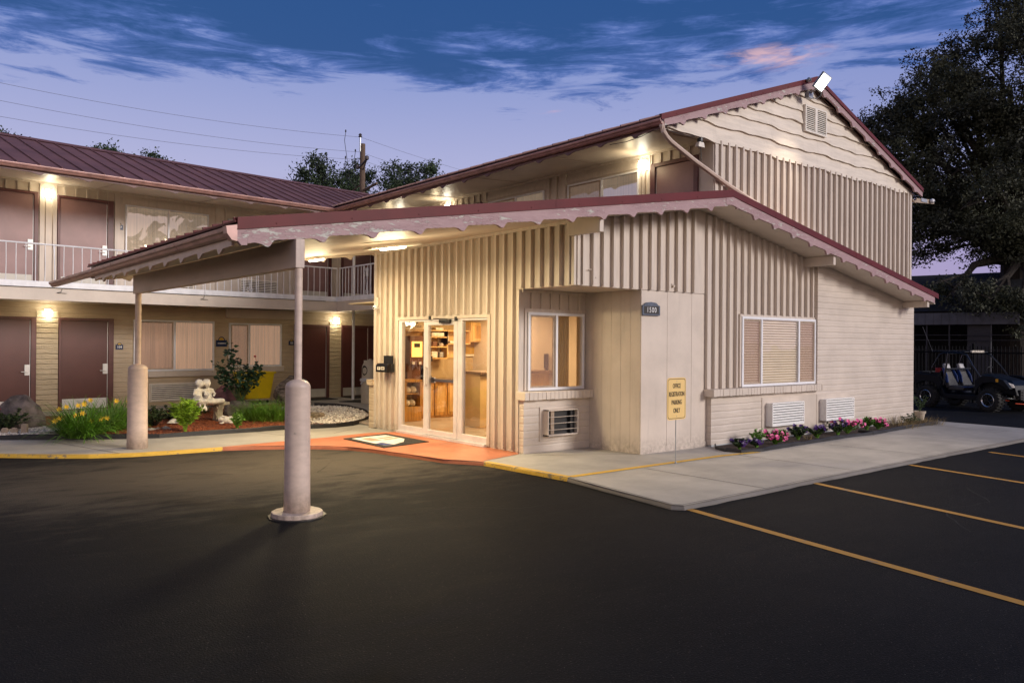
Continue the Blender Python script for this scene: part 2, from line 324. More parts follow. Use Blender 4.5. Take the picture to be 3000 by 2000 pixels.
        cc = t.mix(t.m('MULTIPLY', t.step(t.m('ADD', a, t.m('MULTIPLY', a2, .5)), .83, .92), .85), cc, (.16, .145, .12, 1))
        b = t.node('ShaderNodeBsdfPrincipled', {'Base Color': cc, 'Roughness': .65})
        t.l.new(b.outputs[0], t.node('ShaderNodeOutputMaterial').inputs[0]); MT[nm] = m
    m = bpy.data.materials.new('mulch_base'); m.use_nodes = True; t = NT(m.node_tree); t.n.clear()
    co = t.node('ShaderNodeTexCoord').outputs['Object']
    a = t.node('ShaderNodeTexNoise', {'Vector': co, 'Scale': 28, 'Detail': 5}).outputs[0]
    cc = t.mix(t.step(a, .35, .65), (.11, .028, .013, 1), (.32, .095, .038, 1))
    b = t.node('ShaderNodeBsdfPrincipled', {'Base Color': cc, 'Roughness': .9, 'Normal': t.node('ShaderNodeBump', {'Strength': 1, 'Distance': .02, 'Height': a}).outputs[0]})
    t.l.new(b.outputs[0], t.node('ShaderNodeOutputMaterial').inputs[0]); MT['mulch_base'] = m
    mat('mulch_chip', (.42, .125, .045), .85, var=.35, vs=30)
    mat('gravel_stone', (.82, .76, .68), .8, var=.2, vs=18)
ground_mats()

# ------------------------------------------------------------------ mesh builder
ROOTM = {}
def rootmat(o):
    return ROOTM.get(o.name, Matrix())
def thing(name, label, cat, loc=(0, 0, 0), rotz=0., group=None):
    o = bpy.data.objects.new(name, None); COL.objects.link(o); o.empty_display_size = .2
    o.location = loc; o.rotation_euler = (0, 0, rotz); o['label'] = label; o['category'] = cat
    if group: o['group'] = group
    ROOTM[o.name] = Matrix.Translation(loc) @ Matrix.Rotation(rotz, 4, 'Z'); return o
def tag(o, label, cat, group=None, kind=None):
    if label: o['label'] = label
    if cat: o['category'] = cat
    if group: o['group'] = group
    if kind: o['kind'] = kind
    return o
class MB:
    def __init__(s, local=True): s.v = []; s.f = []; s.mi = []; s.m = 0; s.local = local
    def add(s, vs, fs):
        k = len(s.v); s.v += [tuple(p) for p in vs]; s.f += [tuple(i+k for i in f) for f in fs]; s.mi += [s.m]*len(fs); return s
    def box(s, x0, x1, y0, y1, z0, z1):
        x0, x1 = min(x0, x1), max(x0, x1); y0, y1 = min(y0, y1), max(y0, y1); z0, z1 = min(z0, z1), max(z0, z1)
        return s.add([(x0, y0, z0), (x1, y0, z0), (x1, y1, z0), (x0, y1, z0), (x0, y0, z1), (x1, y0, z1), (x1, y1, z1), (x0, y1, z1)],
                     [(0, 3, 2, 1), (4, 5, 6, 7), (0, 1, 5, 4), (1, 2, 6, 5), (2, 3, 7, 6), (3, 0, 4, 7)])
    def prism(s, pts, vec):
        n = len(pts); a = [Vector(p) for p in pts]; v = Vector(vec); b = [p+v for p in a]
        return s.add(a+b, [tuple(range(n))[::-1], tuple(range(n, 2*n))]+[(i, (i+1) % n, n+(i+1) % n, n+i) for i in range(n)])
    def sheet(s, pts): return s.add(pts, [tuple(range(len(pts)))])
    def tube(s, p0, p1, r, n=8, r2=None, cap=True):
        p0 = Vector(p0); p1 = Vector(p1); d = (p1-p0)
        if d.length < 1e-6: return s
        d.normalize(); a = d.cross(Vector((0, 0, 1)) if abs(d.z) < .9 else Vector((1, 0, 0))).normalized(); b = d.cross(a); r2 = r if r2 is None else r2
        vs = [p0+(a*cos(2*pi*i/n)+b*sin(2*pi*i/n))*r for i in range(n)]+[p1+(a*cos(2*pi*i/n)+b*sin(2*pi*i/n))*r2 for i in range(n)]
        fs = [(i, (i+1) % n, n+(i+1) % n, n+i) for i in range(n)]
        if cap: fs += [tuple(range(n))[::-1], tuple(range(n, 2*n))]
        return s.add(vs, fs)
    def path(s, pts, r, n=6, rs=None):
        pts = [Vector(p) for p in pts]; rings = []
        for i, p in enumerate(pts):
            d = (pts[min(i+1, len(pts)-1)]-pts[max(i-1, 0)]).normalized()
            a = d.cross(Vector((0, 0, 1)) if abs(d.z) < .95 else Vector((0, 1, 0))).normalized(); b = d.cross(a); rr = rs[i] if rs else r
            rings.append([p+(a*cos(2*pi*k/n)+b*sin(2*pi*k/n))*rr for k in range(n)])
        vs = [v for r_ in rings for v in r_]
        fs = [(i*n+k, i*n+(k+1) % n, (i+1)*n+(k+1) % n, (i+1)*n+k) for i in range(len(pts)-1) for k in range(n)]
        fs += [tuple(range(n))[::-1], tuple(range((len(pts)-1)*n, len(pts)*n))]
        return s.add(vs, fs)
    def lathe(s, prof, c=(0, 0, 0), n=24, sx=1, sy=1):
        c = Vector(c); vs = [c+Vector((r*cos(2*pi*k/n)*sx, r*sin(2*pi*k/n)*sy, z)) for r, z in prof for k in range(n)]
        fs = [(i*n+k, i*n+(k+1) % n, (i+1)*n+(k+1) % n, (i+1)*n+k) for i in range(len(prof)-1) for k in range(n)]
        fs += [tuple(range(n))[::-1], tuple(range((len(prof)-1)*n, len(prof)*n))]
        return s.add(vs, fs)
    def ell(s, c, r, seg=12, ring=8, jit=0., M=None):
        vs = []
        for i in range(ring+1):
            th = pi*i/ring
            for k in range(seg):
                ph = 2*pi*k/seg; q = 1+random.uniform(-jit, jit)
                p = Vector((r[0]*sin(th)*cos(ph)*q, r[1]*sin(th)*sin(ph)*q, r[2]*cos(th)*q))
                if M: p = M @ p
                vs.append(Vector(c)+p)
        fs = [(i*seg+k, (i+1)*seg+k, (i+1)*seg+(k+1) % seg, i*seg+(k+1) % seg) for i in range(ring) for k in range(seg)]
        return s.add(vs, fs)
    def build(s, name, mats, parent=None, smooth=False, loc=None, label=None):
        if isinstance(mats, str): mats = [mats]
        if loc is not None: M = Matrix.Translation(-Vector(loc))
        elif parent is not None and not s.local: M = rootmat(parent).inverted()
        else: M = None
        vs = s.v if M is None else [tuple(M @ Vector(p)) for p in s.v]
        me = bpy.data.meshes.new(name); me.from_pydata(vs, [], s.f); me.validate()
        for m_ in mats: me.materials.append(MT[m_])
        if len(mats) > 1 and len(me.polygons) == len(s.mi): me.polygons.foreach_set('material_index', s.mi)
        if smooth: me.polygons.foreach_set('use_smooth', [True]*len(me.polygons))
        o = bpy.data.objects.new(name, me); COL.objects.link(o)
        if loc is not None: o.location = loc
        if parent is not None: o.parent = parent; ROOTM[o.name] = rootmat(parent)
        if label: o['label'] = label
        return o
def W(): return MB(local=False)          # world coordinates, converted to the parent's frame on build
def bevel(o, w=.01, seg=2):
    m = o.modifiers.new('bevel', 'BEVEL'); m.width = w; m.segments = seg; m.limit_method = 'ANGLE'; return o
def wmesh(mb_fn, loc, name, mats, smooth=False):   # single-mesh thing whose verts are given around its own base
    mb = MB(); mb_fn(mb); return mb.build(name, mats, smooth=smooth)
def copy_tree(o, loc=None, rotz=None, label=None, parent=None):
    c = o.copy(); COL.objects.link(c)
    if parent is not None: c.parent = parent
    if loc is not None: c.location = loc
    if rotz is not None: c.rotation_euler = (0, 0, rotz)
    if label: c['label'] = label
    for ch in list(o.children): copy_tree(ch, parent=c)
    return c
def text_mesh(txt, size, name, mt, M, parent=None, sx=1., depth=.002, align='CENTER', sp=1.0, bold=0.):
    cu = bpy.data.curves.new('txt', 'FONT'); cu.body = txt; cu.size = size; cu.extrude = depth; cu.align_x = align; cu.align_y = 'CENTER'; cu.space_character = sp; cu.offset = bold
    to = bpy.data.objects.new('txt', cu); COL.objects.link(to); bpy.context.view_layer.update()
    me = bpy.data.meshes.new_from_object(to.evaluated_get(bpy.context.evaluated_depsgraph_get())); bpy.data.objects.remove(to)
    me.transform(M @ Matrix.Scale(sx, 4, (1, 0, 0))); me.materials.clear(); me.materials.append(MT[mt])
    o = bpy.data.objects.new(name, me); COL.objects.link(o)
    if parent is not None: o.parent = parent; ROOTM[o.name] = rootmat(parent)
    return o
def face_m(p, nx, ny):
    """matrix laying text (in XY, facing +Z) upright at p, facing horizontal direction (nx,ny)"""
    n = Vector((nx, ny, 0)).normalized(); x = Vector((0, 0, 1)).cross(n); return Matrix(((x.x, 0, n.x, p[0]), (x.y, 0, n.y, p[1]), (x.z, 1, n.z, p[2]), (0, 0, 0, 1)))

# ================================================================== GROUND
GZ = -.055
mb = MB(); mb.sheet([(-400, -400, GZ), (400, -400, GZ), (400, 400, GZ), (-400, 400, GZ)])
tag(mb.build('parking_lot', 'asphalt'), None, None, kind='structure')
# hairline cracks in the asphalt, thin dark sheets just above it
for pts_ in ([(-5.5, -.9), (-4.9, -1.3), (-4.5, -1.2), (-3.9, -1.75), (-3.5, -1.8)], [(-9.2, 3.4), (-8.3, 3.0), (-7.6, 3.15), (-6.8, 2.6), (-6.1, 2.7), (-5.4, 2.2)], [(-3.9, 2.0), (-3.7, 1.2), (-3.2, .5), (-3.3, -.3), (-2.9, -1.0)], [(-1.2, -5.2), (-.3, -4.6), (.6, -4.75), (1.5, -4.1)]):
    mb = MB(); fine_ = [Vector((*a, 0)).lerp(Vector((*b, 0)), k/6) for a, b in zip(pts_, pts_[1:]) for k in range(6)]
    fine_ = [p+Vector((random.uniform(-.03, .03), random.uniform(-.03, .03), 0)) for p in fine_]; vs_ = []
    for i, p in enumerate(fine_):
        d = (fine_[min(i+1, len(fine_)-1)]-fine_[max(i-1, 0)]).normalized(); q = Vector((-d.y, d.x, 0))*random.uniform(.003, .008); vs_ += [p-q+Vector((0, 0, GZ+.003)), p+q+Vector((0, 0, GZ+.003))]
    mb.add(vs_, [(2*i, 2*i+2, 2*i+3, 2*i+1) for i in range(len(fine_)-1)]); tag(mb.build('asphalt_crack', 'void'), None, None, kind='structure')
# kerb outline of the pavement (front edge, left to right), metres
KERB = [(-40, 12), (-20, 9.2), (-12, 7.4), (-9, 6.35), (-7.775, 5.80), (-7.2, 5.28), (-6.734, 4.95), (-6.2, 4.74), (-5.643, 4.66), (-4.856, 4.62), (-4.4, 4.45), (-3.921, 4.16), (-3.5, 3.85), (-3.196, 3.50), (-3.02, 3.0), (-2.925, 2.451), (-2.82, 1.9), (-2.74, 1.406), (-2.42, .85), (-2.38, 0), (-2.36, -.85), (-2.50, -1.7), (-2.62, -2.55), (-2.66, -2.80), (-2.58, -2.90), (-2.30, -2.90), (0, -2.86), (4.5, -2.85), (9.6, -2.9), (9.80, -.3)]
BED = [(-40, 14.6), (-20, 10.9), (-12, 8.9), (-7.562, 7.605), (-6.665, 7.14), (-5.8, 6.70), (-5.3, 6.50), (-4.861, 6.50), (-3.899, 6.48), (-2.865, 6.50), (-2.41, 6.36), (-2.0, 6.30), (-1.556, 6.42), (-1.0, 6.90), (-.516, 7.50), (-.22, 8.2), (-.05, 9.405), (-.20, 9.9), (-.558, 10.3)]
def gzf(x, y):          # the ground climbs about 10 cm towards the rooms
    t = max(0., min(1., (y-6.6)/3.4)); return .09*t*t*(3-2*t)
mb = MB()
poly = KERB + [(9.8, 3), (9.6, 16), (-40, 26)]
# pavement as a grid clipped to the kerb outline so that it can follow the rise
import bmesh
bm = bmesh.new(); vs = [bm.verts.new((x, y, 0)) for x, y in poly]; bm.faces.new(vs); bmesh.ops.recalc_face_normals(bm, faces=bm.faces)
for yy in [6.6+.4*i for i in range(10)]:
    bmesh.ops.bisect_plane(bm, geom=bm.verts[:]+bm.edges[:]+bm.faces[:], plane_co=(0, yy, 0), plane_no=(0, 1, 0))
bmesh.ops.triangulate(bm, faces=bm.faces)
me = bpy.data.meshes.new('pavement'); 
for v in bm.verts: v.co.z = gzf(v.co.x, v.co.y)
bm.normal_update()
if sum(f.normal.z for f in bm.faces) < 0: bmesh.ops.reverse_faces(bm, faces=bm.faces)
bm.to_mesh(me); bm.free(); me.materials.append(MT['concrete'])
o = bpy.data.objects.new('pavement', me); COL.objects.link(o); tag(o, None, None, kind='structure')
def kerb_strip(pts, name, m, wid, ztop, zbot=GZ, rr=.02, inset=0.):
    """rounded nosing that follows pts; outer side is to the right of travel"""
    P = [Vector((x, y, 0)) for x, y in pts]; prof = [(-wid, ztop), (-rr*.9, ztop), (-rr*.25, ztop-rr*.35), (0.003, ztop-rr*1.1), (.006, zbot-.02)]
    mb = MB(); rows = []
    for i, p in enumerate(P):
        d = (P[min(i+1, len(P)-1)]-P[max(i-1, 0)]).normalized(); nrm = Vector((d.y, -d.x, 0))
        rows.append([(p.x+nrm.x*(o_-inset), p.y+nrm.y*(o_-inset), z) for o_, z in prof])
    k = len(prof); mb.add([q for r_ in rows for q in r_], [(i*k+j, (i+1)*k+j, (i+1)*k+j+1, i*k+j+1) for i in range(len(rows)-1) for j in range(k-1)])
    o = mb.build(name, m, smooth=False); return tag(o, None, None, kind='structure')
def jit(pts, a=.012, step=.25):
    out = []
    for (x0, y0), (x1, y1) in zip(pts, pts[1:]):
        n = max(1, int(math.hypot(x1-x0, y1-y0)/step))
        for i in range(n): t = i/n; out.append((x0+(x1-x0)*t+random.uniform(-a, a), y0+(y1-y0)*t+random.uniform(-a, a)))
    return out+[pts[-1]]
kerb_strip(jit(KERB[1:10], .006), 'kerb_yellow_paint', 'kerb_yellow', .05, .004)
kerb_strip(jit(KERB[9:19], .006), 'kerb_red_paint', 'orange_paint', .05, .004)
kerb_strip(jit(KERB[18:21], .006), 'kerb_yellow_paint', 'kerb_yellow', .085, .004)
kerb_strip(jit(KERB[20:], .012), 'kerb', 'concrete_dirty', .03, .003, rr=.04)
# painted sheets on the pavement
def flat(name, m, pts, z): 
    mb = MB(); mb.sheet([(x, y, z) for x, y in pts]); return tag(mb.build(name, m), None, None, kind='structure')
flat('red_landing', 'orange_paint', [(-4.856, 4.66), (-4.4, 4.46), (-3.921, 4.17), (-3.5, 3.86), (-3.21, 3.50), (-3.03, 3.0), (-2.935, 2.451), (-2.83, 1.9), (-2.75, 1.406), (-2.43, .90), (-1.53, 1.15), (-1.41, 1.25), (-1.41, 4.9), (-1.95, 5.05), (-2.9, 4.86), (-3.9, 4.78)], .005)
flat('yellow_stripe', 'kerb_yellow', [(-2.30, -.90), (-2.30, -.79), (.9, -.79), (1.75, -.90), (1.75, -1.0), (.9, -.895)], .005)
for a, b, n in (((-2.5, 5.4), (-1.9, 5.8), 0), ((-6.93, 7.13), (-6.35, 4.83), 0), ((-3.6, 6.4), (-3.2, 4.7), 0), ((1.2, -2.85), (1.2, -.95), 0), ((3.6, -2.84), (3.62, -1.1), 0), ((6.3, -2.85), (6.3, -.8), 0), ((8.6, -2.86), (8.6, -.7), 0), ((-1.0, -2.85), (-1.0, -.95), 0), ((-1.4, .95), (.05, .02), 0)):
    a = Vector((*a, 0)); b = Vector((*b, 0)); d = (b-a).normalized(); q = Vector((d.y, -d.x, 0))*.006
    flat('pavement_joint', 'soil', [(a+q)[:2], (b+q)[:2], (b-q)[:2], (a-q)[:2]], .0045)
# parking lines (slanting bays)
def line(a, b, wd=.10):
    a = Vector((*a, 0)); b = Vector((*b, 0)); d = (b-a).normalized(); q = Vector((d.y, -d.x, 0))*wd/2
    flat('parking_line', 'line_yellow', [(a+q)[:2], (b+q)[:2], (b-q)[:2], (a-q)[:2]], GZ+.004)
line((-2.48, -2.80), (-3.40, -7.4)); line((.13, -2.80), (-1.12, -7.4)); line((2.72, -2.90), (1.66, -7.4)); line((5.29, -3.06), (4.2, -7.4)); line((7.9, -3.05), (6.8, -7.4))
# patched seam of tar round the pavement edge
# ---------- planting bed: mulch, stones, edging
def bedz(x, y): return .045+gzf(x, y)*.7+.02*sin(x*3+y)*sin(y*2.3)
bm = bmesh.new(); bp = BED + [(-.9, 10.9), (-1.0, 11.3), (-8, 10.9), (-40, 17)]
bm.faces.new([bm.verts.new((x, y, 0)) for x, y in bp])
for ax, rng in ((0, [-12+.35*i for i in range(35)]), (1, [6.4+.35*i for i in range(14)])):
    for q in rng: bmesh.ops.bisect_plane(bm, geom=bm.verts[:]+bm.edges[:]+bm.faces[:], plane_co=(q if ax == 0 else 0, q if ax == 1 else 0, 0), plane_no=(1-ax, ax, 0))
bmesh.ops.triangulate(bm, faces=bm.faces)
for v in bm.verts: v.co.z = bedz(v.co.x, v.co.y)
bm.normal_update()
if sum(f.normal.z for f in bm.faces) < 0: bmesh.ops.reverse_faces(bm, faces=bm.faces)
me = bpy.data.meshes.new('garden_bed'); bm.to_mesh(me); bm.free(); me.materials.append(MT['mulch_base'])
o = bpy.data.objects.new('garden_bed', me); COL.objects.link(o); tag(o, None, None, kind='structure')
def inpoly(x, y, P):
    c = False; j = len(P)-1
    for i in range(len(P)):
        if (P[i][1] > y) != (P[j][1] > y) and x < (P[j][0]-P[i][0])*(y-P[i][1])/(P[j][1]-P[i][1])+P[i][0]: c = not c
        j = i
    return c
GRAV_R = [(-1.95, 6.42), (-1.5, 6.52), (-1.02, 6.98), (-.56, 7.54), (-.28, 8.2), (-.12, 9.38), (-.3, 9.9), (-.7, 10.2), (-1.6, 9.9), (-2.4, 8.2), (-2.6, 6.9), (-2.2, 6.75)]
GRAV_L = [(-9, 8.2), (-7.56, 7.70), (-6.68, 7.22), (-6.2, 6.98), (-6.3, 8.2), (-7.0, 8.6), (-9, 9.5)]
def scatter(area, n, sz, name, m, label, cat, flatn=.5, inset=None, zf=bedz, jitz=.012, avoid=()):
    mb = MB(); xs = [p[0] for p in area]; ys = [p[1] for p in area]; k = 0
    vs = []; fs = []
    while k < n:
        x = random.uniform(min(xs), max(xs)); y = random.uniform(min(ys), max(ys))
        if not inpoly(x, y, area) or any(inpoly(x, y, a) for a in avoid): continue
        k += 1; z = zf(x, y)+random.uniform(0, jitz); a = random.uniform(0, 2*pi); s1 = random.uniform(*sz); s2 = s1*random.uniform(.55, .9) if flatn > .3 else s1*random.uniform(.12, .3); h = s1*flatn*random.uniform(.5, 1)
        ca, sa = cos(a), sin(a); tx, ty = random.uniform(-.5, .5), random.uniform(-.5, .5)
        pts = [(s1, 0, 0), (0, s2, 0), (-s1, 0, 0), (0, -s2, 0), (0, 0, h), (0, 0, -h)]
        b = len(vs)
        for px, py, pz in pts: vs.append((x+px*ca-py*sa, y+px*sa+py*ca, z+pz+tx*px+ty*py))
        fs += [tuple(b+i for i in f) for f in ((0, 1, 4), (1, 2, 4), (2, 3, 4), (3, 0, 4), (1, 0, 5), (2, 1, 5), (3, 2, 5), (0, 3, 5))]
    mb.add(vs, fs); return tag(mb.build(name, m), label, cat, kind='stuff')
MUL = [(-6.3, 6.98), (-5.8, 6.76), (-5.3, 6.56), (-3.9, 6.54), (-2.865, 6.56), (-2.41, 6.42), (-2.0, 6.36), (-1.6, 6.48), (-2.0, 8.5), (-1.4, 10.2), (-6.6, 10.4), (-6.6, 7.4)]
scatter(MUL, 15000, (.014, .038), 'mulch', 'mulch_chip', 'reddish brown bark mulch spread over the curved garden bed', 'mulch', .12, avoid=(GRAV_R,))
scatter(GRAV_R, 4200, (.016, .042), 'gravel', 'gravel_stone', 'pale gravel filling the pointed right end of the bed', 'gravel', .6, jitz=.03)
scatter(GRAV_L, 3000, (.018, .045), 'gravel', 'gravel_stone', 'pale gravel at the left end of the bed beside the dark boulder', 'gravel', .6, jitz=.03)
def ribbon(pts, name, m, h, label, cat, th=.02, zf=gzf, wob=.012):
    mb = MB(); P = [Vector((x, y, 0)) for x, y in pts]; rows = []
    for i, p in enumerate(P):
        d = (P[min(i+1, len(P)-1)]-P[max(i-1, 0)]).normalized(); n_ = Vector((d.y, -d.x, 0))*th/2; hh = h+random.uniform(-wob, wob); z = zf(p.x, p.y)
        rows.append([(p.x+n_.x, p.y+n_.y, z-.03), (p.x+n_.x, p.y+n_.y, z+hh), (p.x, p.y, z+hh+.012), (p.x-n_.x, p.y-n_.y, z+hh), (p.x-n_.x, p.y-n_.y, z-.03)])
    k = 5; mb.add([q for r_ in rows for q in r_], [(i*k+j, (i+1)*k+j, (i+1)*k+(j+1) % k, i*k+(j+1) % k) for i in range(len(rows)-1) for j in range(k)])
    return tag(mb.build(name, m), label, cat)
ribbon(jit(BED[2:], .008, .3), 'bed_edging', 'edging', .075, 'black plastic edging along the curved front of the large garden bed', 'garden edging', .025)
ribbon(jit([(-2.7, 6.72), (-2.2, 6.72), (-1.98, 6.45)], .01, .2), 'bed_edging', 'edging', .05, 'short black edging strip between red mulch and pale gravel', 'garden edging', .03)
# ---------- right flower bed
RB = [(1.70, -.14), (1.50, -.30), (1.36, -.60), (1.45, -.84), (1.90, -.93), (3.0, -.86), (4.13, -.82), (5.12, -.77), (5.75, -.84), (7.72, -.68), (9.03, -.66), (9.6, -.45), (9.6, -.13)]
mb = MB(); mb.sheet([(x, y, .02) for x, y in RB]); tag(mb.build('flower_bed_soil', 'soil'), None, None, kind='structure')
ribbon(jit(RB[:9], .01, .25), 'bed_edging', 'edging', .05, 'black edging bent round the near end of the petunia bed', 'garden edging', .02, zf=lambda x, y: 0)
ribbon(jit([(5.84, -.50)]+RB[8:12], .01, .25), 'bed_edging', 'edging', .05, 'black edging along the far part of the petunia bed', 'garden edging', .02, zf=lambda x, y: 0)

# ================================================================== BUILDING HELPERS
class Fr:
    """a wall: s along it, o outwards, z up"""
    def __init__(s, O, x, n): s.O = Vector(O); s.x = Vector(x); s.n = Vector(n); s.flip = s.x.cross(s.n).z > 0
    def P(s, a, o, z): return s.O+s.x*a+s.n*o+Vector((0, 0, z))
    def box(s, mb, s0, s1, o0, o1, z0, z1):
        t = MB().box(s0, s1, o0, o1, z0, z1); fs = t.f
        if not s.flip: fs = [f[::-1] for f in fs]
        mb.add([s.P(*p) for p in t.v], fs); return mb
    def quad(s, mb, s0, s1, o, z0, z1):
        p = [s.P(s0, o, z0), s.P(s1, o, z0), s.P(s1, o, z1), s.P(s0, o, z1)]
        if (p[1]-p[0]).cross(p[2]-p[0]).dot(s.n) < 0: p = p[::-1]
        mb.add(p, [(0, 1, 2, 3)]); return mb
    def prism(s, mb, pts, o0, o1):
        mb.prism([s.P(a, o0, z) for a, z in pts], s.n*(o1-o0)); return mb
    def fm(s, a, o, z): p = s.P(a, o, z); return face_m(p, s.n.x, s.n.y)
def battens(mb, fr, s0, s1, pitch, z0, z1, w=.038, d=.045, o=0., skip=()):
    n = int((s1-s0)/pitch+.5)
    for i in range(n+1):
        s = s0+i*pitch
        if s > s1+.01: break
        a = z0(s) if callable(z0) else z0; b = z1(s) if callable(z1) else z1
        for k in skip:
            if k[0] < s < k[1]: a = max(a, k[2])
        if b-a > .03: fr.box(mb, s-w/2+random.uniform(-.003, .003), s+w/2, o, o+d, a, b)
def scallop(mb, A, B, n, th, top, arch, cusp, period, phase=0., skew=.35):
    A = Vector(A); B = Vector(B); n = Vector(n).normalized()*th; L = (B-A).length; N = max(8, int(L/period*26)); rows = []
    for i in range(N+1):
        t = i/N; p = A+(B-A)*t; q = (t*L/period+phase) % 1
        # nearly straight run, an S shaped dip to a point, then a quick recovery
        am = cusp-arch
        if q < .09: dd = arch+am*(1-q/.09)**1.6
        elif q < .74: dd = arch+am*.16*sin(pi*(q-.09)/.65*.5)**2
        else: k = (q-.74)/.26; dd = arch+am*(.16+.84*(k*k*(3-2*k))**1.15)
        dd += .002*sin(i*1.7)
        rows.append([p+Vector((0, 0, -top)), p+Vector((0, 0, -dd)), p+n+Vector((0, 0, -dd)), p+n+Vector((0, 0, -top))])
    vs = [v for r_ in rows for v in r_]; fs = [(i*4+j, (i+1)*4+j, (i+1)*4+(j+1) % 4, i*4+(j+1) % 4) for i in range(N) for j in range(4)]+[(0, 1, 2, 3), (N*4+3, N*4+2, N*4+1, N*4)]
    mb.add(vs, fs)
def gutter(mb, A, B, n):
    A = Vector(A); B = Vector(B); n = Vector(n).normalized()
    pf = [(0, 0), (0, -.088), (.05, -.092), (.075, -.078), (.092, -.05), (.112, -.036), (.118, -.012), (.118, .0), (.106, .0), (.104, -.012), (.085, -.04), (.06, -.07), (.012, -.078), (.012, 0)]
    mb.prism([A+n*o+Vector((0, 0, z)) for o, z in pf], B-A)
    L = (B-A).length; d = (B-A).normalized()
    for i in range(int(L/2.9)):                      # seams of the gutter lengths
        p = A+d*(1.6+2.9*i); mb.prism([p+n*o*1.04+Vector((0, 0, z*1.05+.002)) for o, z in pf[:8]]+[p+n*.0], d*.03)
def seam_roof(mb, e0, e1, r0, r1, pitch, th=.02, rib=.028, ribw=.022):
    """standing seam sheet: e0-e1 eave, r0-r1 ridge; seams run eave to ridge"""
    e0, e1, r0, r1 = map(Vector, (e0, e1, r0, r1)); nrm = (e1-e0).cross(r0-e0).normalized()
    if nrm.z < 0: nrm = -nrm
    q = [e0, e1, r1, r0]
    if (q[1]-q[0]).cross(q[2]-q[0]).z < 0: q = q[::-1]
    mb.prism([p-nrm*th for p in q], nrm*th)
    L = (e1-e0).length; n = int(L/pitch); d = (e1-e0).normalized()
    for i in range(n+1):
        t = min(1, (i*pitch+.03)/L); a = e0.lerp(e1, t); b = r0.lerp(r1, t); w_ = d*ribw/2
        mb.prism([a-w_, a+w_, b+w_, b-w_], nrm*rib)
def mk_window(parent, fr, s0, s1, z0, z1, name='window', mull=(), curtain='curtain_warm', fw=.045, proud=.05, split=None, deep=None, local=True, blind=False, base=0., pane='glass'):
    mb = MB(local)
    fr.box(mb, s0, s1, base, base+proud, z1-fw, z1); fr.box(mb, s0, s1, base, base+proud, z0, z0+fw)
    fr.box(mb, s0, s0+fw, base, base+proud, z0+fw, z1-fw); fr.box(mb, s1-fw, s1, base, base+proud, z0+fw, z1-fw)
    for m_ in mull: fr.box(mb, m_-fw*.55, m_+fw*.55, base, base+proud+.004, z0+fw, z1-fw)
    f = bevel(mb.build(name, 'white_frame', parent), .004, 1)
    p = MB(local); fr.quad(p, s0+fw*.9, s1-fw*.9, base+proud*.62, z0+fw*.9, z1-fw*.9); p.build('pane', pane, f)
    if deep:                                           # one sash has an inner screen frame in tan
        a, b = deep; q = MB(local); o0, o1 = base+proud*.64, base+proud*.8; t = .028
        for bx in ((a, b, z1-fw-t, z1-fw), (a, b, z0+fw, z0+fw+t), (a, a+t, z0+fw+t, z1-fw-t), (b-t, b, z0+fw+t, z1-fw-t)): fr.box(q, bx[0], bx[1], o0, o1, bx[2], bx[3])
        sf = q.build('screen_frame', 'block_tan', f); q = MB(local); fr.quad(q, a+t, b-t, base+proud*.70, z0+fw+t, z1-fw-t); sf.data.materials.append(MT['insect_screen']); k_ = len(sf.data.polygons); q.build('screen', 'insect_screen', f)
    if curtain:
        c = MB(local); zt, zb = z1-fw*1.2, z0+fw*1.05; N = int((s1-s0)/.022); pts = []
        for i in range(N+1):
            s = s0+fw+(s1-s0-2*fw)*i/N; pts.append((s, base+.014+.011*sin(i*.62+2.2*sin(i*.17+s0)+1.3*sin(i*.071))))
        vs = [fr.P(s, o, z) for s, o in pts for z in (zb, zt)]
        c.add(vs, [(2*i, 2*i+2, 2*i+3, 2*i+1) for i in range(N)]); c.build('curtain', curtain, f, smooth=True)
    return f
def mk_louver(parent, fr, s0, s1, z0, z1, o0, o1, name='air_conditioner', n=9, local=True, mtl='grille_cream', trim=.0):
    mb = MB(local); t = .022
    if trim:
        for bx in ((s0-trim, s1+trim, z1, z1+trim), (s0-trim, s1+trim, z0-trim, z0), (s0-trim, s0, z0, z1), (s1, s1+trim, z0, z1)): fr.box(mb, bx[0], bx[1], o0, o0+.02, bx[2], bx[3])
    fr.box(mb, s0, s1, o0, o1-.045, z0, z1)
    for bx in ((s0, s1, z1-t, z1), (s0, s1, z0, z0+t), (s0, s0+t, z0+t, z1-t), (s1-t, s1, z0+t, z1-t)): fr.box(mb, bx[0], bx[1], o1-.045, o1, bx[2], bx[3])
    case = bevel(mb.build(name, mtl, parent), .003, 1)
    bk = MB(local); fr.box(bk, s0+t, s1-t, o1-.045, o1-.042, z0+t, z1-t); bk.build('recess', 'void', case)
    sl = MB(local); h = (z1-z0-2*t)/n
    for i in range(n):
        z = z0+t+h*i
        p = [fr.P(s0+t, o1-.026, z+h*.66), fr.P(s0+t, o1-.003, z+h*.06), fr.P(s0+t, o1-.003, z+h*.46), fr.P(s0+t, o1-.020, z+h*.74)]
        sl.prism(p, fr.x*(s1-s0-2*t))
    sl.build('grille', mtl, case); return case
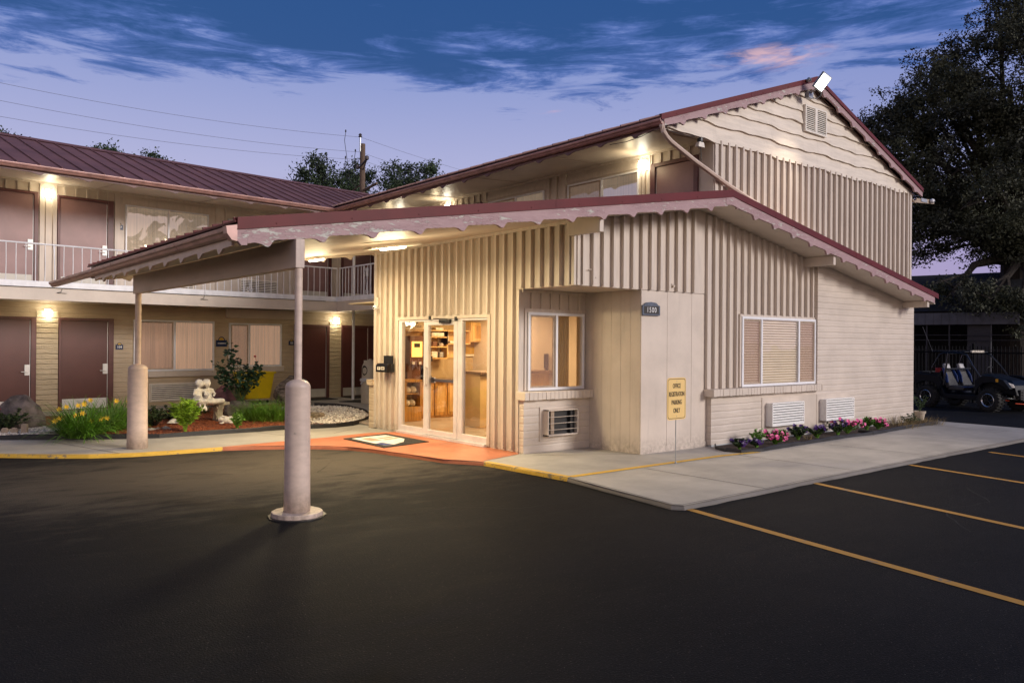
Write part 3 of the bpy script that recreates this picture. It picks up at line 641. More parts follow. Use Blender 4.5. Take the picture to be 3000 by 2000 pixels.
def mk_door(parent, fr, s0, s1, z0, z1, l0, l1, zt, handle=None, local=True, plate='steel_plate', leafm='door_maroon', o=0.):
    """s0..s1 frame outside, l0..l1 leaf"""
    mb = MB(local); d = .055
    fr.box(mb, s0, l0, o, o+d, z0, z1); fr.box(mb, l1, s1, o, o+d, z0, z1); fr.box(mb, l0, l1, o, o+d, zt, z1)
    f = bevel(mb.build('door', 'frame_maroon', parent), .006, 1)
    lf = MB(local); fr.box(lf, l0+.004, l1-.004, o-.005, o+.018, z0+.02, zt-.004); lf.build('leaf', leafm, f)
    if plate:
        k = MB(local); fr.box(k, l0+.03, l1-.03, o+.018, o+.022, z0+.035, z0+.27); k.build('kick_plate', plate, f)
    ed = MB(local); fr.box(ed, l1-.016, l1-.006, o+.018, o+.024, z0+.03, zt-.02); ed.build('weather_strip', 'steel_plate', f)
    if handle:
        h = MB(local); a, b, zc = handle; fr.box(h, a, b, o+.018, o+.045, zc-.12, zc+.12)
        c = fr.P((a+b)/2, o+.055, zc-.04); h.tube(fr.P((a+b)/2, o+.04, zc-.04), fr.P((a+b)/2, o+.075, zc-.04), .012); h.tube(fr.P((a+b)/2, o+.072, zc-.04), fr.P((a+b)/2-.13, o+.072, zc-.04), .010)
        bevel(h.build('lock', 'steel_plate', f), .004, 1)
    return f
def wall_light(fr, s, z, label, local_root=None, energy=16, o=.0, size=.058):
    """jelly-jar style glowing wall lamp; fr is in world coordinates"""
    p = fr.P(s, o, z); t = thing('wall_lamp', label, 'lamp', p, 0, 'wall lamps beside the room doors')
    mb = MB(); n = fr.n
    A = Fr((0, 0, 0), fr.x, fr.n)
    A.box(mb, -.07, .07, .0, .03, -.10, .11); bevel(mb.build('back_plate', 'white_paint', t), .006, 2)
    b = MB(); A.box(b, -size, size, .03, .15, -.085, .075); bevel(b.build('shade', 'lamp_glow', t), .025, 3)
    ld = bpy.data.lights.new('lamp_light', 'POINT'); ld.energy = energy; ld.color = (1, .80, .48); ld.shadow_soft_size = .07
    lo = bpy.data.objects.new('lamp_light', ld); COL.objects.link(lo); lo.parent = t; lo.location = fr.n*.42+Vector((0, 0, -.04)); return t

# ================================================================== LEFT WING (two storeys of rooms, runs away to the left)
AN = .1037; wing = thing('motel_wing', 'two storey motel wing on the left with maroon doors, white railing and ribbed maroon roof', 'building', (0, 13.009, 0), AN)
WL = Fr((0, 0, 0), (1, 0, 0), (0, -1, 0))                       # local wall frame
WR = Matrix.Rotation(AN, 3, 'Z')
WW = Fr((0, 13.009, 0), WR @ Vector((1, 0, 0)), WR @ Vector((0, -1, 0)))   # same wall in world coordinates
FL = 2.90; G0 = .085
mb = MB(); mb.box(-24, 4.9, 0, 8.2, -.1, 2.57); mb.build('lower_wall', 'block_rough', wing)
mb = MB(); mb.box(-24, 4.9, 0, 8.2, 2.57, 5.30); mb.build('upper_wall', 'smooth_tan', wing)
# upper battens over and between doors
mb = MB()
battens(mb, WL, -7.75, -7.6, .2, FL, 5.27); battens(mb, WL, -7.45, -4.80, .236, 5.04, 5.25, w=.045, d=.03, skip=())
battens(mb, WL, .25, 2.75, .215, 5.04, 5.25, w=.045, d=.03)
for a, b in ((-6.32, -6.24), (-6.05, -5.97), (-4.72, -4.60), (-2.215, -1.99), (-1.96, -1.90), (-.27, -.15), (.06, .14), (1.31, 1.39), (1.53, 1.60)): WL.box(mb, a, b, 0, .035, FL, 5.25)
WL.box(mb, -4.60, -2.22, 0, .022, 5.00, 5.16); WL.box(mb, -4.60, -2.22, 0, .018, FL, 3.72); WL.box(mb, -24, 4.8, 0, .04, 5.235, 5.285)
mb.build('batten_trim', 'tan_paint', wing)
mb = MB(); WL.box(mb, -6.20, -6.12, 0, .035, FL, 4.9); mb.build('conduit', 'smooth_tan', wing)
# doors lower and upper
mk_door(wing, WL, -7.56, -6.371, G0, 2.23, -7.50, -6.479, 2.165, (-6.60, -6.49, 1.04))
mk_door(wing, WL, -5.918, -4.728, G0, 2.23, -5.862, -4.849, 2.165, (-4.965, -4.855, 1.04))
mk_door(wing, WL, .10, 1.24, G0, 2.205, .17, 1.148, 2.145, (.20, .31, 1.04), plate='kick_cream')
mk_door(wing, WL, 1.65, 2.80, G0, 2.21, 1.70, 2.60, 2.15, (2.46, 2.57, 1.04), plate='kick_cream')
mk_door(wing, WL, -7.54, -6.349, FL, 5.035, -7.49, -6.436, 4.974, (-6.56, -6.45, 3.84), plate='kick_cream', leafm='door_sky_sheen')
mk_door(wing, WL, -5.961, -4.751, FL, 5.03, -5.905, -4.884, 4.965, (-4.998, -4.89, 3.84), plate='kick_cream', leafm='door_sky_sheen')
mk_door(wing, WL, .10, 1.29, FL, 5.02, .17, 1.19, 4.95, (.20, .31, 3.84), plate='kick_cream', leafm='door_sky_sheen')
mk_door(wing, WL, 1.633, 2.80, FL, 5.02, 1.70, 2.68, 4.95, (2.5, 2.6, 3.84), plate='kick_cream', leafm='door_sky_sheen')
# the pillar between doors is rougher and proud
for a, b, z in ((-6.365, -5.925, 2.37), (1.245, 1.645, 2.30)):
    mb = MB(); WL.box(mb, a, b, 0, .03, G0-.05, z); mb.build('block_pillar', 'block_pillar', wing)
# windows
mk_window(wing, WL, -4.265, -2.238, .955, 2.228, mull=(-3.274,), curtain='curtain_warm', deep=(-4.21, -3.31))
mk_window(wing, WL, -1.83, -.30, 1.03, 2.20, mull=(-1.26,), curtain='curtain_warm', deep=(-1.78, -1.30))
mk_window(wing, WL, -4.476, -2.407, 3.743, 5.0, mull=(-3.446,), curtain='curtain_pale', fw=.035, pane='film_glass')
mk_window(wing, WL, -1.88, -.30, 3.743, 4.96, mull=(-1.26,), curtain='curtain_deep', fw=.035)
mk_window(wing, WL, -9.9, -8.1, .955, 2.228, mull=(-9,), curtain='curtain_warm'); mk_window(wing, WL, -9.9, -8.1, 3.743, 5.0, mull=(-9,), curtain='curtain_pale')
for bx in ((-4.34, -2.20, 0, .075, .81, .95), (-1.90, -.24, 0, .075, .885, 1.03)):
    mb = MB(); WL.box(mb, *bx); bevel(mb.build('window_sill', 'smooth_tan', wing), .01)
mb = MB(); WL.box(mb, -1.92, .25, 0, .12, 2.335, 2.57); mb.build('header_beam', 'smooth_tan', wing)
mk_louver(wing, WL, -3.857, -2.617, .21, .632, 0, .06, n=8, trim=.02); mk_louver(wing, WL, -1.45, -.65, .29, .69, 0, .06, n=8, trim=.02)
mk_louver(wing, WL, -1.533, -.446, 2.96, 3.37, 0, .06, n=8, trim=.02); mk_louver(wing, WL, -4.0, -2.8, 2.96, 3.37, 0, .06, n=8, trim=.02)
# balcony deck, its white edge and the tan beam
mb = MB(); mb.box(-24, 1.9, -1.70, -.002, 2.62, FL); mb.build('balcony_deck', 'smooth_tan', wing)
mb = MB(); mb.box(-24, .37, -1.79, -1.70, 2.80, 2.925); bevel(mb.build('white_edge', 'white_paint', wing), .006)
mb = MB(); mb.box(-24, .37, -1.775, -1.70, 2.535, 2.80); mb.build('edge_beam', 'smooth_tan', wing)
mb = MB()
mb.path([(-24+.6*i, -1.795, 2.797-.003*sin(i*2.1)) for i in range(41)], .006, 5)
for s in (-6.35, -3.3): mb.path([(s, -1.795, 2.80), (s-.02, -1.80, 2.72), (s-.10, -1.80, 2.70), (s+.08, -1.80, 2.695)], .005, 5)
mb.build('light_cord', 'cable', wing)
# railing
def scroll(mb, P, x, z, h=.34, w_=.085, r=.0065):
    for sg in (-1, 1):
        for up in (-1, 1):
            pts = []
            for i in range(15):
                t = i/14; a = t*2.1*pi; rr = w_*.62*(1-.62*t)
                pts.append(P(x+sg*(w_*.42+rr*sin(a)*.9), z+up*(h*.5-rr*cos(a)-.02)))
            mb.path(pts, r, 5)
        mb.path([P(x+sg*w_*(.40*(1-abs(2*i/8-1))+.06), z-h*.42+h*.84*i/8) for i in range(9)], r, 5)
def railing(s0, s1, P, parent, local, pitch, scr=(), nm='railing'):
    mb = MB(local); mb.path([P(s0, 3.69), P((s0+s1)/2, 3.69), P(s1, 3.69)], .018, 8)
    n = int(abs(s1-s0)/pitch)
    for i in range(n+1):
        s = s0+(s1-s0)*i/n; q = random.uniform(-.006, .006)
        if any(abs(s-c) < .02 for c in scr): continue
        mb.path([P(s+q, 2.92), P(s-q*.7, 3.25), P(s+q*.4, 3.685)], .0085, 6)
    rl = mb.build(nm, 'white_paint', parent)
    if scr:
        m2 = MB(local)
        for c in scr:
            scroll(m2, P, c, 3.28, h=.62)
            for d in (-.17, .17): m2.tube(P(c+d, 2.92), P(c+d, 3.69), .0085, 6)
        m2.build('scroll_panel', 'white_paint', rl)
    return rl
railing(-14.4, .372, lambda s, z: Vector((s, -1.75, z)), wing, True, .1742, scr=(-2.134, -10.5))
mb = MB()
for s in (-6.50, -3.3): mb = MB(); mb.path([(s-.02, -1.80, 3.69), (s, -1.80, 3.3), (s+.015, -1.80, 2.80)], .011, 6); mb.build('railing_stay', 'white_paint', wing)
# soffit, gutter, scalloped trim and roof
mb = MB(); mb.prism([(-24, 0, 5.285), (-24, -1.93, 5.20), (-24, -1.93, 5.235), (-24, 0, 5.33)], (26.5, 0, 0)); mb.build('soffit', 'smooth_tan', wing)
mb = MB()
for s in (-7.6, -5.16, -2.72, -.28, 2.1): mb.prism([(s, -.01, 5.279), (s, -1.9, 5.196), (s, -1.9, 5.19), (s, -.01, 5.272)], (.03, 0, 0))
mb.build('soffit_batten', 'beam_tan', wing)
mb = MB(); gutter(mb, (-24, -1.95, 5.245), (.20, -1.95, 5.245), (0, -1, 0)); mb.build('gutter', 'gutter_copper', wing)
mb = MB(); scallop(mb, (-24, -1.945, 5.245), (.25, -1.945, 5.245), (0, 1, 0), .025, 0, .125, .17, .92, .3); mb.build('scalloped_trim', 'trim_maroon', wing)
mb = MB(); seam_roof(mb, (-24, -2.0, 5.262), (4.2, -2.0, 5.262), (-24, 1.7, 6.58), (4.2, 1.7, 6.58), .408); wr = mb.build('roof', 'roof_metal', wing)
mb = MB(); seam_roof(mb, (-24, 8.4, 4.2), (4.2, 8.4, 4.2), (-24, 1.7, 6.58), (4.2, 1.7, 6.58), .408); mb.build('rear_roof', 'roof_metal', wing)
mb = MB(); mb.prism([(-24, 1.5, 6.53), (-24, 1.7, 6.625), (-24, 1.9, 6.53)], (28, 0, 0)); mb.build('ridge_cap', 'roof_metal', wing)
# porch post from ground to eave in the corner
mb = W(); mb.tube((1.40, 11.95, .09), (1.40, 11.95, 5.2), .040, 12); p_ = mb.build('porch_post', 'white_paint', wing)
wall_light(WW, -6.15, 5.03, 'glowing square lamp on the upper left wall between the two mauve doors', energy=3.4)
wall_light(WW, -6.14, 2.315, 'glowing square lamp on the rough block pillar left of door 104', energy=3.4)
wall_light(WW, 1.45, 2.335, 'small glowing lamp on the block pillar between the two far brown doors under the balcony', energy=4)
# room signs
def plaque(M, num, label, w=.17, h=.115, fs=.075, sub=None):
    t = thing('room_sign', label, 'sign', M.to_translation(), 0, 'blue room number signs'); Rm = M.to_3x3().to_4x4()
    mb = MB(); mb.box(-w/2, w/2, -h/2, h/2, 0, .012); 
    b = mb.build('sign_board', 'navy', t); b.data.transform(Rm)
    mb = MB(); r = w*.30; pts = [(r*cos(pi*i/16), h/2+r*sin(pi*i/16)) for i in range(17)]; r2 = r*.78; ins = [(r2*cos(pi*i/16), h/2+r2*sin(pi*i/16)) for i in range(17)]
    mb.prism([(x, y, 0) for x, y in pts]+[(x, y, 0) for x, y in ins[::-1]], (0, 0, .010)); q = mb.build('arch', 'navy', t); q.data.transform(Rm)
    mb = MB(); mb.prism([(x*.93, (y-h/2)*.93+h/2, 0) for x, y in ins], (0, 0, .006)); q = mb.build('half_sun', 'sun_yellow', t); q.data.transform(Rm)
    q = text_mesh(num, fs, 'number', 'letter_white', Rm @ Matrix.Translation((0, -.002, .0122)), t, bold=.002); return t
plaque(WW.fm(-4.61, .004, 4.435), '207', 'blue 207 sign with a half sun beside the upper left window')
plaque(WW.fm(-4.587, .004, 1.555), '104', 'blue 104 sign with a half sun right of the brown door')
plaque(WW.fm(.02, .004, 1.675), '103', 'small blue 103 sign left of the door behind the near canopy post')
plaque(WW.fm(2.88, .004, 1.66), '102', 'small blue sign right of the farthest brown door, cut off by the office wall')
plaque(WW.fm(-2.03, .004, 1.655), '\u2022 STAIRWAYS', 'larger blue direction sign with a yellow half sun between the two lower curtained windows', w=.30, h=.17, fs=.040)

# ================================================================== TWO STOREY BLOCK with the big gable
block = thing('motel_block', 'two storey motel block with battened walls and a wavy boarded gable behind the office', 'building', (1.933, .087, 0))
BX = Fr((1.933, 0, 0), (0, 1, 0), (-1, 0, 0)); BY = Fr((0, .087, 0), (1, 0, 0), (0, -1, 0))
XR, YE = 9.358, 15.8
def gab(x): return 5.36+.3435*(x-.43) if x < 5.0 else 6.93-.3435*(x-5.0)      # roof top line
mb = W(); mb.box(1.933, XR, .089, 10.6, -.1, 5.30); mb.build('wall', 'smooth_tan', block)
mb = W(); mb.box(5.0, XR, 10.602, YE, -.1, 5.30); mb.build('rear_wall', 'smooth_tan', block)
mb = W(); BY.prism(mb, [(.47, 5.20), (9.50, 5.20), (9.50, 5.25), (5.0, 6.85), (.47, 5.28)], -.05, 0.); mb.build('gable_wall', 'cream_siding', block)
# wavy edged lapped boards
mb = W(); ZL = [5.205, 5.50, 5.765, 6.00, 6.25, 6.52, 6.80]
for i in range(6):
    xa, xb_ = (.45, 9.48); N = 150; o0, o1 = .0, .022+.006*(i % 2); low = []; up = []
    ph = random.uniform(0, 6)
    for k in range(N+1):
        x = xa+(xb_-xa)*k/N; z0 = ZL[i]+.016*sin(x*2.9+ph)+.010*sin(x*6.7+ph*2)+.006*sin(x*13+ph); z1 = min(ZL[i+1]+.035, gab(x)-.13)
        low.append((x, z0)); up.append((x, z1))
    for k in range(N):
        if up[k][1] > low[k][1] and up[k+1][1] > low[k+1][1]:
            a, b, c, d = low[k], low[k+1], up[k+1], up[k]
            # slanted face: lower edge stands proud of the board below
            mb.add([BY.P(a[0], o0, a[1]), BY.P(b[0], o0, b[1]), BY.P(b[0], o1+.02, b[1]), BY.P(a[0], o1+.02, a[1]), BY.P(d[0], o0+.004, d[1]), BY.P(c[0], o0+.004, c[1])], [(0, 1, 2, 3), (3, 2, 5, 4)])
mb.build('wavy_boards', 'cream_siding', block)
mb = W(); battens(mb, BY, 2.09, 9.25, .2135, 2.5, 5.24, w=.042, d=.055); BY.box(mb, 1.933, 2.02, 0, .03, 2.5, 5.23); BY.box(mb, 9.28, XR, 0, .03, 2.5, 5.23)
BX.box(mb, .087, .17, 0, .02, 2.9, 5.25); mb.build('battens', 'tan_paint', block)
# gable louvre
mb = W(); s0, s1, z0, z1 = 4.70, 5.49, 5.865, 6.378
for bx in ((s0, s1, z1-.03, z1), (s0, s1, z0, z0+.03), (s0, s0+.035, z0+.03, z1-.03), (s1-.035, s1, z0+.03, z1-.03), (5.055, 5.135, z0+.03, z1-.03)): BY.box(mb, bx[0], bx[1], .0, .085, bx[2], bx[3])
gv = mb.build('gable_vent', 'grille_cream', block)
mb = W(); BY.box(mb, s0+.03, s1-.03, .0, .045, z0+.03, z1-.03); mb.build('recess', 'void', gv)
mb = W()
for a, b in ((4.735, 5.055), (5.135, 5.455)):
    for i in range(12):
        z = z0+.035+i*.0375; mb.prism([BY.P(a, .048, z+.034), BY.P(a, .078, z+.004), BY.P(a, .078, z+.012), BY.P(a, .054, z+.038)], (b-a, 0, 0))
mb.build('slats', 'grille_cream', gv)
# upper rooms on the balcony side
mb = W(); battens(mb, BX, .40, 1.5, .215, 5.05, 5.25, w=.045, d=.03); battens(mb, BX, 1.50, 1.75, .24, FL, 5.25, w=.05, d=.03); battens(mb, BX, 6.52, 8.6, .235, 5.03, 5.25, w=.045, d=.03)
for a, b in ((1.49, 1.53), (3.77, 3.93), (4.05, 4.13), (4.28, 4.36), (6.47, 6.60), (7.70, 7.78), (8.1, 8.18)): BX.box(mb, a, b, 0, .035, FL, 5.24)
BX.box(mb, 1.70, 3.77, 0, .02, 5.03, 5.14); BX.box(mb, 4.38, 6.46, 0, .02, 5.04, 5.14); BX.box(mb, .15, 10.6, 0, .04, 5.22, 5.27)
BX.box(mb, 1.62, 1.69, 0, .035, FL, 4.95)
mb.build('batten_trim', 'tan_paint', block)
mk_door(block, BX, .40, 1.48, FL, 5.04, .487, 1.36, 4.97, (.5, .6, 3.84), local=False, leafm='door_sky_sheen')
mk_door(block, BX, 6.653, 7.657, FL, 5.03, 6.71, 7.58, 4.96, (6.72, 6.82, 3.84), local=False, leafm='door_sky_sheen')
mk_door(block, BX, 8.35, 9.4, FL, 5.03, 8.41, 9.33, 4.96, (8.45, 8.55, 3.84), local=False)
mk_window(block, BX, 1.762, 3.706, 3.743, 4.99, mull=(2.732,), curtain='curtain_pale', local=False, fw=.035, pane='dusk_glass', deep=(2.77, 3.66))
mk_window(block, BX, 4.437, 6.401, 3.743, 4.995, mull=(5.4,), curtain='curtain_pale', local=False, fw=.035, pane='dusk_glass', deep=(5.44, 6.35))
wall_light(BX, 1.63, 5.055, 'brightest glowing lamp beside the upper balcony door at the gable end', energy=3.4)
wall_light(BX, 7.99, 5.055, 'glowing lamp on the upper block wall seen just above the low maroon roof', energy=3.4)
wall_light(BX, 10.2, 5.02, 'wall lamp nearest the roof valley, almost hidden behind the edge of the low roof', energy=4)
plaque(BX.fm(1.74, .02, 4.36), '201', 'pale blue 201 sign just above the low roof beside the upper window')
# balcony on the block
mb = W(); mb.box(.62, 1.93, 5.95, 11.5, 2.62, FL-.003); mb.box(.62, 1.93, .3, 5.95, 2.75, FL-.003); mb.build('balcony_deck', 'smooth_tan', block)
mb = W(); mb.box(.53, .62, 5.95, 11.27, 2.80, 2.925); bevel(mb.build('white_edge', 'white_paint', block), .006)
mb = W(); mb.box(.545, .62, 5.95, 11.28, 2.535, 2.80); mb.build('edge_beam', 'smooth_tan', block)
railing(11.20, 5.95, lambda s, z: Vector((.575, s, z)), block, False, .165, scr=(9.72,))
mb = W(); mb.box(.50, .58, .30, 5.95, FL-.1, 4.02); mb.build('parapet', 'smooth_tan', block)
mb = W(); mb.prism([(1.93, .10, 5.27), (.45, .10, 5.20), (.45, .10, 5.24), (1.93, .10, 5.32)], (0, 12.6, 0)); mb.build('soffit', 'smooth_tan', block)
mb = W()
for y in (.28, 2.72, 5.16, 7.6, 10.04): mb.prism([(1.9, y, 5.262), (.46, y, 5.195), (.46, y, 5.19), (1.9, y, 5.256)], (0, .03, 0))
mb.build('soffit_batten', 'beam_tan', block)
mb = W(); gutter(mb, (.43, -.08, 5.285), (.43, 11.10, 5.26), (-1, 0, 0)); mb.build('gutter', 'gutter_copper', block)
mb = W(); scallop(mb, (.435, -.06, 5.28), (.435, 11.05, 5.26), (1, 0, 0), .025, 0, .12, .175, .80, .2); mb.build('scalloped_trim', 'trim_maroon', block)
mb = W(); seam_roof(mb, (.36, -.07, gab(.36)), (.36, YE+.3, gab(.36)), (5.0, -.07, 6.93), (5.0, YE+.3, 6.93), .42)
mb.build('roof', 'roof_metal', block)
mb = W(); seam_roof(mb, (9.60, -.07, gab(9.60)), (9.60, YE+.3, gab(9.60)), (5.0, -.07, 6.93), (5.0, YE+.3, 6.93), .42); mb.build('rear_roof', 'roof_metal', block)
mb = W(); mb.prism([(4.8, -.06, 6.88), (5.0, -.06, 6.965), (5.2, -.06, 6.88)], (0, YE+.3, 0)); mb.build('ridge_cap', 'roof_metal', block)
def rake(A, B, yf, nm, parent, hi=.065, cols='flash_red'):
    """metal flashing along a gable slope: face strip + lip"""
    A = Vector(A); B = Vector(B); mb = W(); up = Vector((0, 0, .022))
    mb.prism([A+up, B+up, B-Vector((0, 0, hi)), A-Vector((0, 0, hi))], (0, .012, 0)); mb.prism([A+up, B+up, B+up+Vector((0, 0, .004)), A+up+Vector((0, 0, .004))], (0, .14, 0))
    a2 = A-Vector((0, .006, hi)); b2 = B-Vector((0, .006, hi)); mb.prism([a2, b2, b2+Vector((0, 0, .012)), a2+Vector((0, 0, .012))], (0, .01, 0))
    L = (B-A).length; d = (B-A)/L
    for i in range(int(L/.85)):
        p = A+d*(.4+.85*i)+Vector((0, 0, -hi*.62)); mb.tube(p, p+Vector((0, -.006, 0)), .009, 6)
    p = A+d*L*.52; mb.prism([p+up, p+d*.02+up, p+d*.02-Vector((0, 0, hi)), p-Vector((0, 0, hi))], (0, -.003, 0))
    return mb.build(nm, cols, parent)
ya = -.09
rake((.34, ya, gab(.34)), (5.0, ya, 6.93), ya, 'rake_flashing', block); rake((5.0, ya, 6.93), (9.62, ya, gab(9.62)), ya, 'rake_flashing', block)
mb = W(); scallop(mb, (.42, -.075, gab(.42)), (5.0, -.075, 6.93), (0, 1, 0), .04, .06, .175, .245, .60, .1); mb.build('fascia_board', 'fascia_mauve', block)
mb = W(); scallop(mb, (9.60, -.075, gab(9.60)), (5.0, -.075, 6.93), (0, 1, 0), .04, .06, .175, .245, .60, .3); mb.build('fascia_board', 'fascia_mauve', block)
# downspout
mb = W(); mb.path([(.40, -.03, 5.24), (.40, -.05, 5.17), (.42, -.06, 5.09), (.50, -.06, 5.02), (.62, -.05, 4.965), (1.25, -.02, 4.765), (2.2, -.0, 4.49), (3.5, .01, 4.16), (5.5, .01, 3.79), (7.0, .01, 3.45)], .042, 8); mb.build('downspout', 'post_pink', block)
# wires and small box under the corner soffit
mb = W(); mb.path([(.44, -.02, 5.21), (.60, -.03, 5.14), (.85, -.01, 5.145), (1.15, .02, 5.16), (1.38, .08, 5.20)], .007, 5); mb.path([(.42, 1.1, 5.10), (.36, .9, 5.07), (.34, .65, 5.05), (.36, .35, 5.08), (.44, .15, 5.16)], .006, 5); mb.path([(1.56, .10, 5.15), (1.56, .07, 4.9), (1.55, .06, 4.82)], .006, 5); mb.build('loose_cable', 'cable', block)

# ================================================================== OFFICE with its low roof and drive-through canopy
office = thing('office_building', 'low battened motel office with glass entrance and shallow roof reaching out as canopy', 'building', (-1.408, 0, 0))
EX = Fr((-1.408, 0, 0), (0, 1, 0), (-1, 0, 0)); FY = Fr((0, 0, 0), (1, 0, 0), (0, -1, 0)); RY = Fr((0, 1.245, 0), (1, 0, 0), (0, -1, 0)); SX = Fr((0, 0, 0), (0, 1, 0), (-1, 0, 0))
def sof(x): return 2.687+.1605*(x+6.59) if x < 1.417 else 3.972-.1744*(x-1.417)
def rof(x): return sof(x)+.213
TH = .10
# entrance wall round its opening
mb = W()
for a, b, z0, z1 in ((4.87, 5.739, -.05, 3.53), (1.345, 2.07, -.05, 3.53), (2.07, 4.87, 2.14, 3.53), (0.10, 1.345, 2.57, 3.53)): EX.box(mb, a, b, -TH, 0, z0, z1)
mb.build('entrance_wall', 'tan_paint', office)
mb = W(); bt = mb
for k in range(26):
    q = .108+.2153*k
    if q > 5.6: break
    EX.box(bt, q-.021, q+.021, 0, .064, 2.578 if q < 1.28 else (2.205 if 2.02 < q < 4.96 else .03), 3.462)
EX.box(bt, 5.66, 5.76, 0, .05, .02, 3.46); EX.box(bt, 1.235, 1.275, .0, .052, .0, 2.56); EX.box(bt, 0, .06, 0, .05, 2.568, 3.46); EX.box(bt, 0, 5.76, 0, .06, 3.462, 3.525)
EX.box(bt, 2.0, 4.95, 0, .03, 2.14, 2.20); EX.box(bt, 4.87, 4.95, 0, .03, .03, 2.14); EX.box(bt, 2.0, 2.07, 0, .03, .03, 2.14)
bt.build('battens', 'tan_paint', office)
# front gable wall (upper part over the recess and the closet), with battens
mb = W(); FY.prism(mb, [(-1.408, 2.57), (1.65, 2.57), (1.65, sof(1.65)), (1.417, sof(1.417)), (-1.408, sof(-1.408))], -.09, 0.)
FY.prism(mb, [(1.65, -.05), (5.10, -.05), (5.10, sof(5.10)), (1.65, sof(1.65))], -.08, 0.)
mb.build('front_wall', 'tan_paint', office)
mb = W(); battens(mb, FY, -1.101-.214, 1.42, .2143, 2.578, lambda s: sof(s)-.01, w=.042, d=.058); battens(mb, FY, 1.815, 5.0, .2075, .972, lambda s: sof(s)-.01, d=.058, skip=((2.50, 5.10, 2.262),))
FY.box(mb, 1.60, 1.70, 0, .05, .972, 3.90); FY.box(mb, -1.408, -1.33, .0, .02, 2.568, 3.5)
FY.box(mb, 2.55, 5.06, 0, .04, 2.222, 2.262); FY.box(mb, 2.545, 2.585, 0, .04, .98, 2.222)
mb.build('battens', 'tan_paint', office)
# recess: soffit, side panel (closet), back wall
mb = W(); mb.box(-1.40, 0, 0.002, 1.24, 2.566, 2.60); mb.build('recess_soffit', 'smooth_tan', office)
mb = W(); mb.box(.0, 1.65, .012, 1.40, -.05, 2.565)
for a, b in ((0, .62), (.625, 1.24), (1.245, 1.65)): mb.box(a+.002, b, .004, .012, -.02, 2.56)
for i in range(6): mb.box(-.004, 0, .02+i*.207, .22+i*.207, -.02, 2.562)
mb.box(-.012, 1.655, -.006, .004, -.02, .09)
mb.build('closet_panel', 'smooth_tan', office)
mb = W()
for a, b, z0, z1 in ((-1.408, -1.29, .0, 2.566), (-.06, 0, .0, 2.566), (-1.29, -.06, 0, .97), (-1.29, -.06, 2.21, 2.566)): RY.box(mb, a, b, -TH, 0, z0, z1)
mb.build('recess_wall', 'smooth_tan', office)
mb = W(); battens(mb, RY, -1.2, -.1, .2075, 2.27, 2.52, d=.03); RY.box(mb, -1.34, -.01, 0, .02, 2.215, 2.27); RY.box(mb, -1.34, -1.295, 0, .02, .97, 2.215); RY.box(mb, -1.40, -.005, 0, .035, 2.52, 2.56)
mb.build('battens', 'tan_paint', office)
mb = W(); RY.box(mb, -1.44, -.002, .001, .12, -.05, .83); mb.build('block_wall', 'block_smooth', office)
mb = W(); mb.box(1.66, 5.026, -.09, .0, .03, .84)
FY.prism(mb, [(5.026, .03), (9.16, .03), (9.16, sof(9.16)), (5.026, sof(5.026))], 0., .09)
mb.box(9.1, 9.16, -.0, 5.9, .03, 2.58); mb.build('block_wall', 'block_smooth', office)
mb = W(); mb.box(1.68, 9.15, -.085, -.01, -.06, .03); mb.build('foundation', 'foundation', office)
# sills of soldier bricks
mb = W()
for i in range(17):
    a = -1.50+.0885*i; RY.box(mb, a+.002, a+.0865, .0, .225+random.uniform(-.004, .004), .835+random.uniform(-.004, .004), .962)
bevel(mb.build('brick_sill', 'smooth_tan', office), .006); mb = W()
x = 1.575
while x < 5.0:
    mb.box(x+.002, min(5.02, x+.088), -.205+random.uniform(-.005, .005), -.0, .848+random.uniform(-.004, .004), .968); x += .090
bevel(mb.build('brick_sill', 'smooth_tan', office), .006)
mb = W(); SX.box(mb, .93, 1.24, .0, .012, .80, .98); mb.build('sill_end', 'smooth_tan', office)
# low brick stub at the far corner of the entrance wall
mb = W(); mb.box(-1.46, -1.25, 5.745, 5.93, -.05, .86); mb.box(-1.50, -1.22, 5.742, 5.96, .86, .97); mb.build('corner_pier', 'block_rough', office)
# windows
mk_window(office, RY, -1.29, -.06, .97, 2.213, mull=(-.684,), curtain=None, local=False, deep=(-1.245, -.73), base=-.02, proud=.07)
rw = mk_window(office, FY, 2.588, 5.022, .975, 2.222, mull=(3.185, 4.42), curtain=None, local=False, deep=(2.635, 3.155), proud=.06)
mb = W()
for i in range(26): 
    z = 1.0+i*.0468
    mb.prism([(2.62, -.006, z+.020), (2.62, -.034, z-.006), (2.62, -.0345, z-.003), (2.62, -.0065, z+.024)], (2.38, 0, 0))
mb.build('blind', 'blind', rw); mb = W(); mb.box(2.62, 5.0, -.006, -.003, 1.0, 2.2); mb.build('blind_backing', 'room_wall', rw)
mb = W()
for bx in ((4.45, 4.98, 2.15, 2.178), (4.45, 4.98, 1.02, 1.048), (4.45, 4.478, 1.048, 2.15), (4.952, 4.98, 1.048, 2.15)): FY.box(mb, bx[0], bx[1], .039, .05, bx[2], bx[3])
mb.build('screen_frame', 'block_tan', rw)
mb = W(); FY.quad(mb, 4.478, 4.952, .043, 1.048, 2.15); mb.build('screen', 'insect_screen', rw)
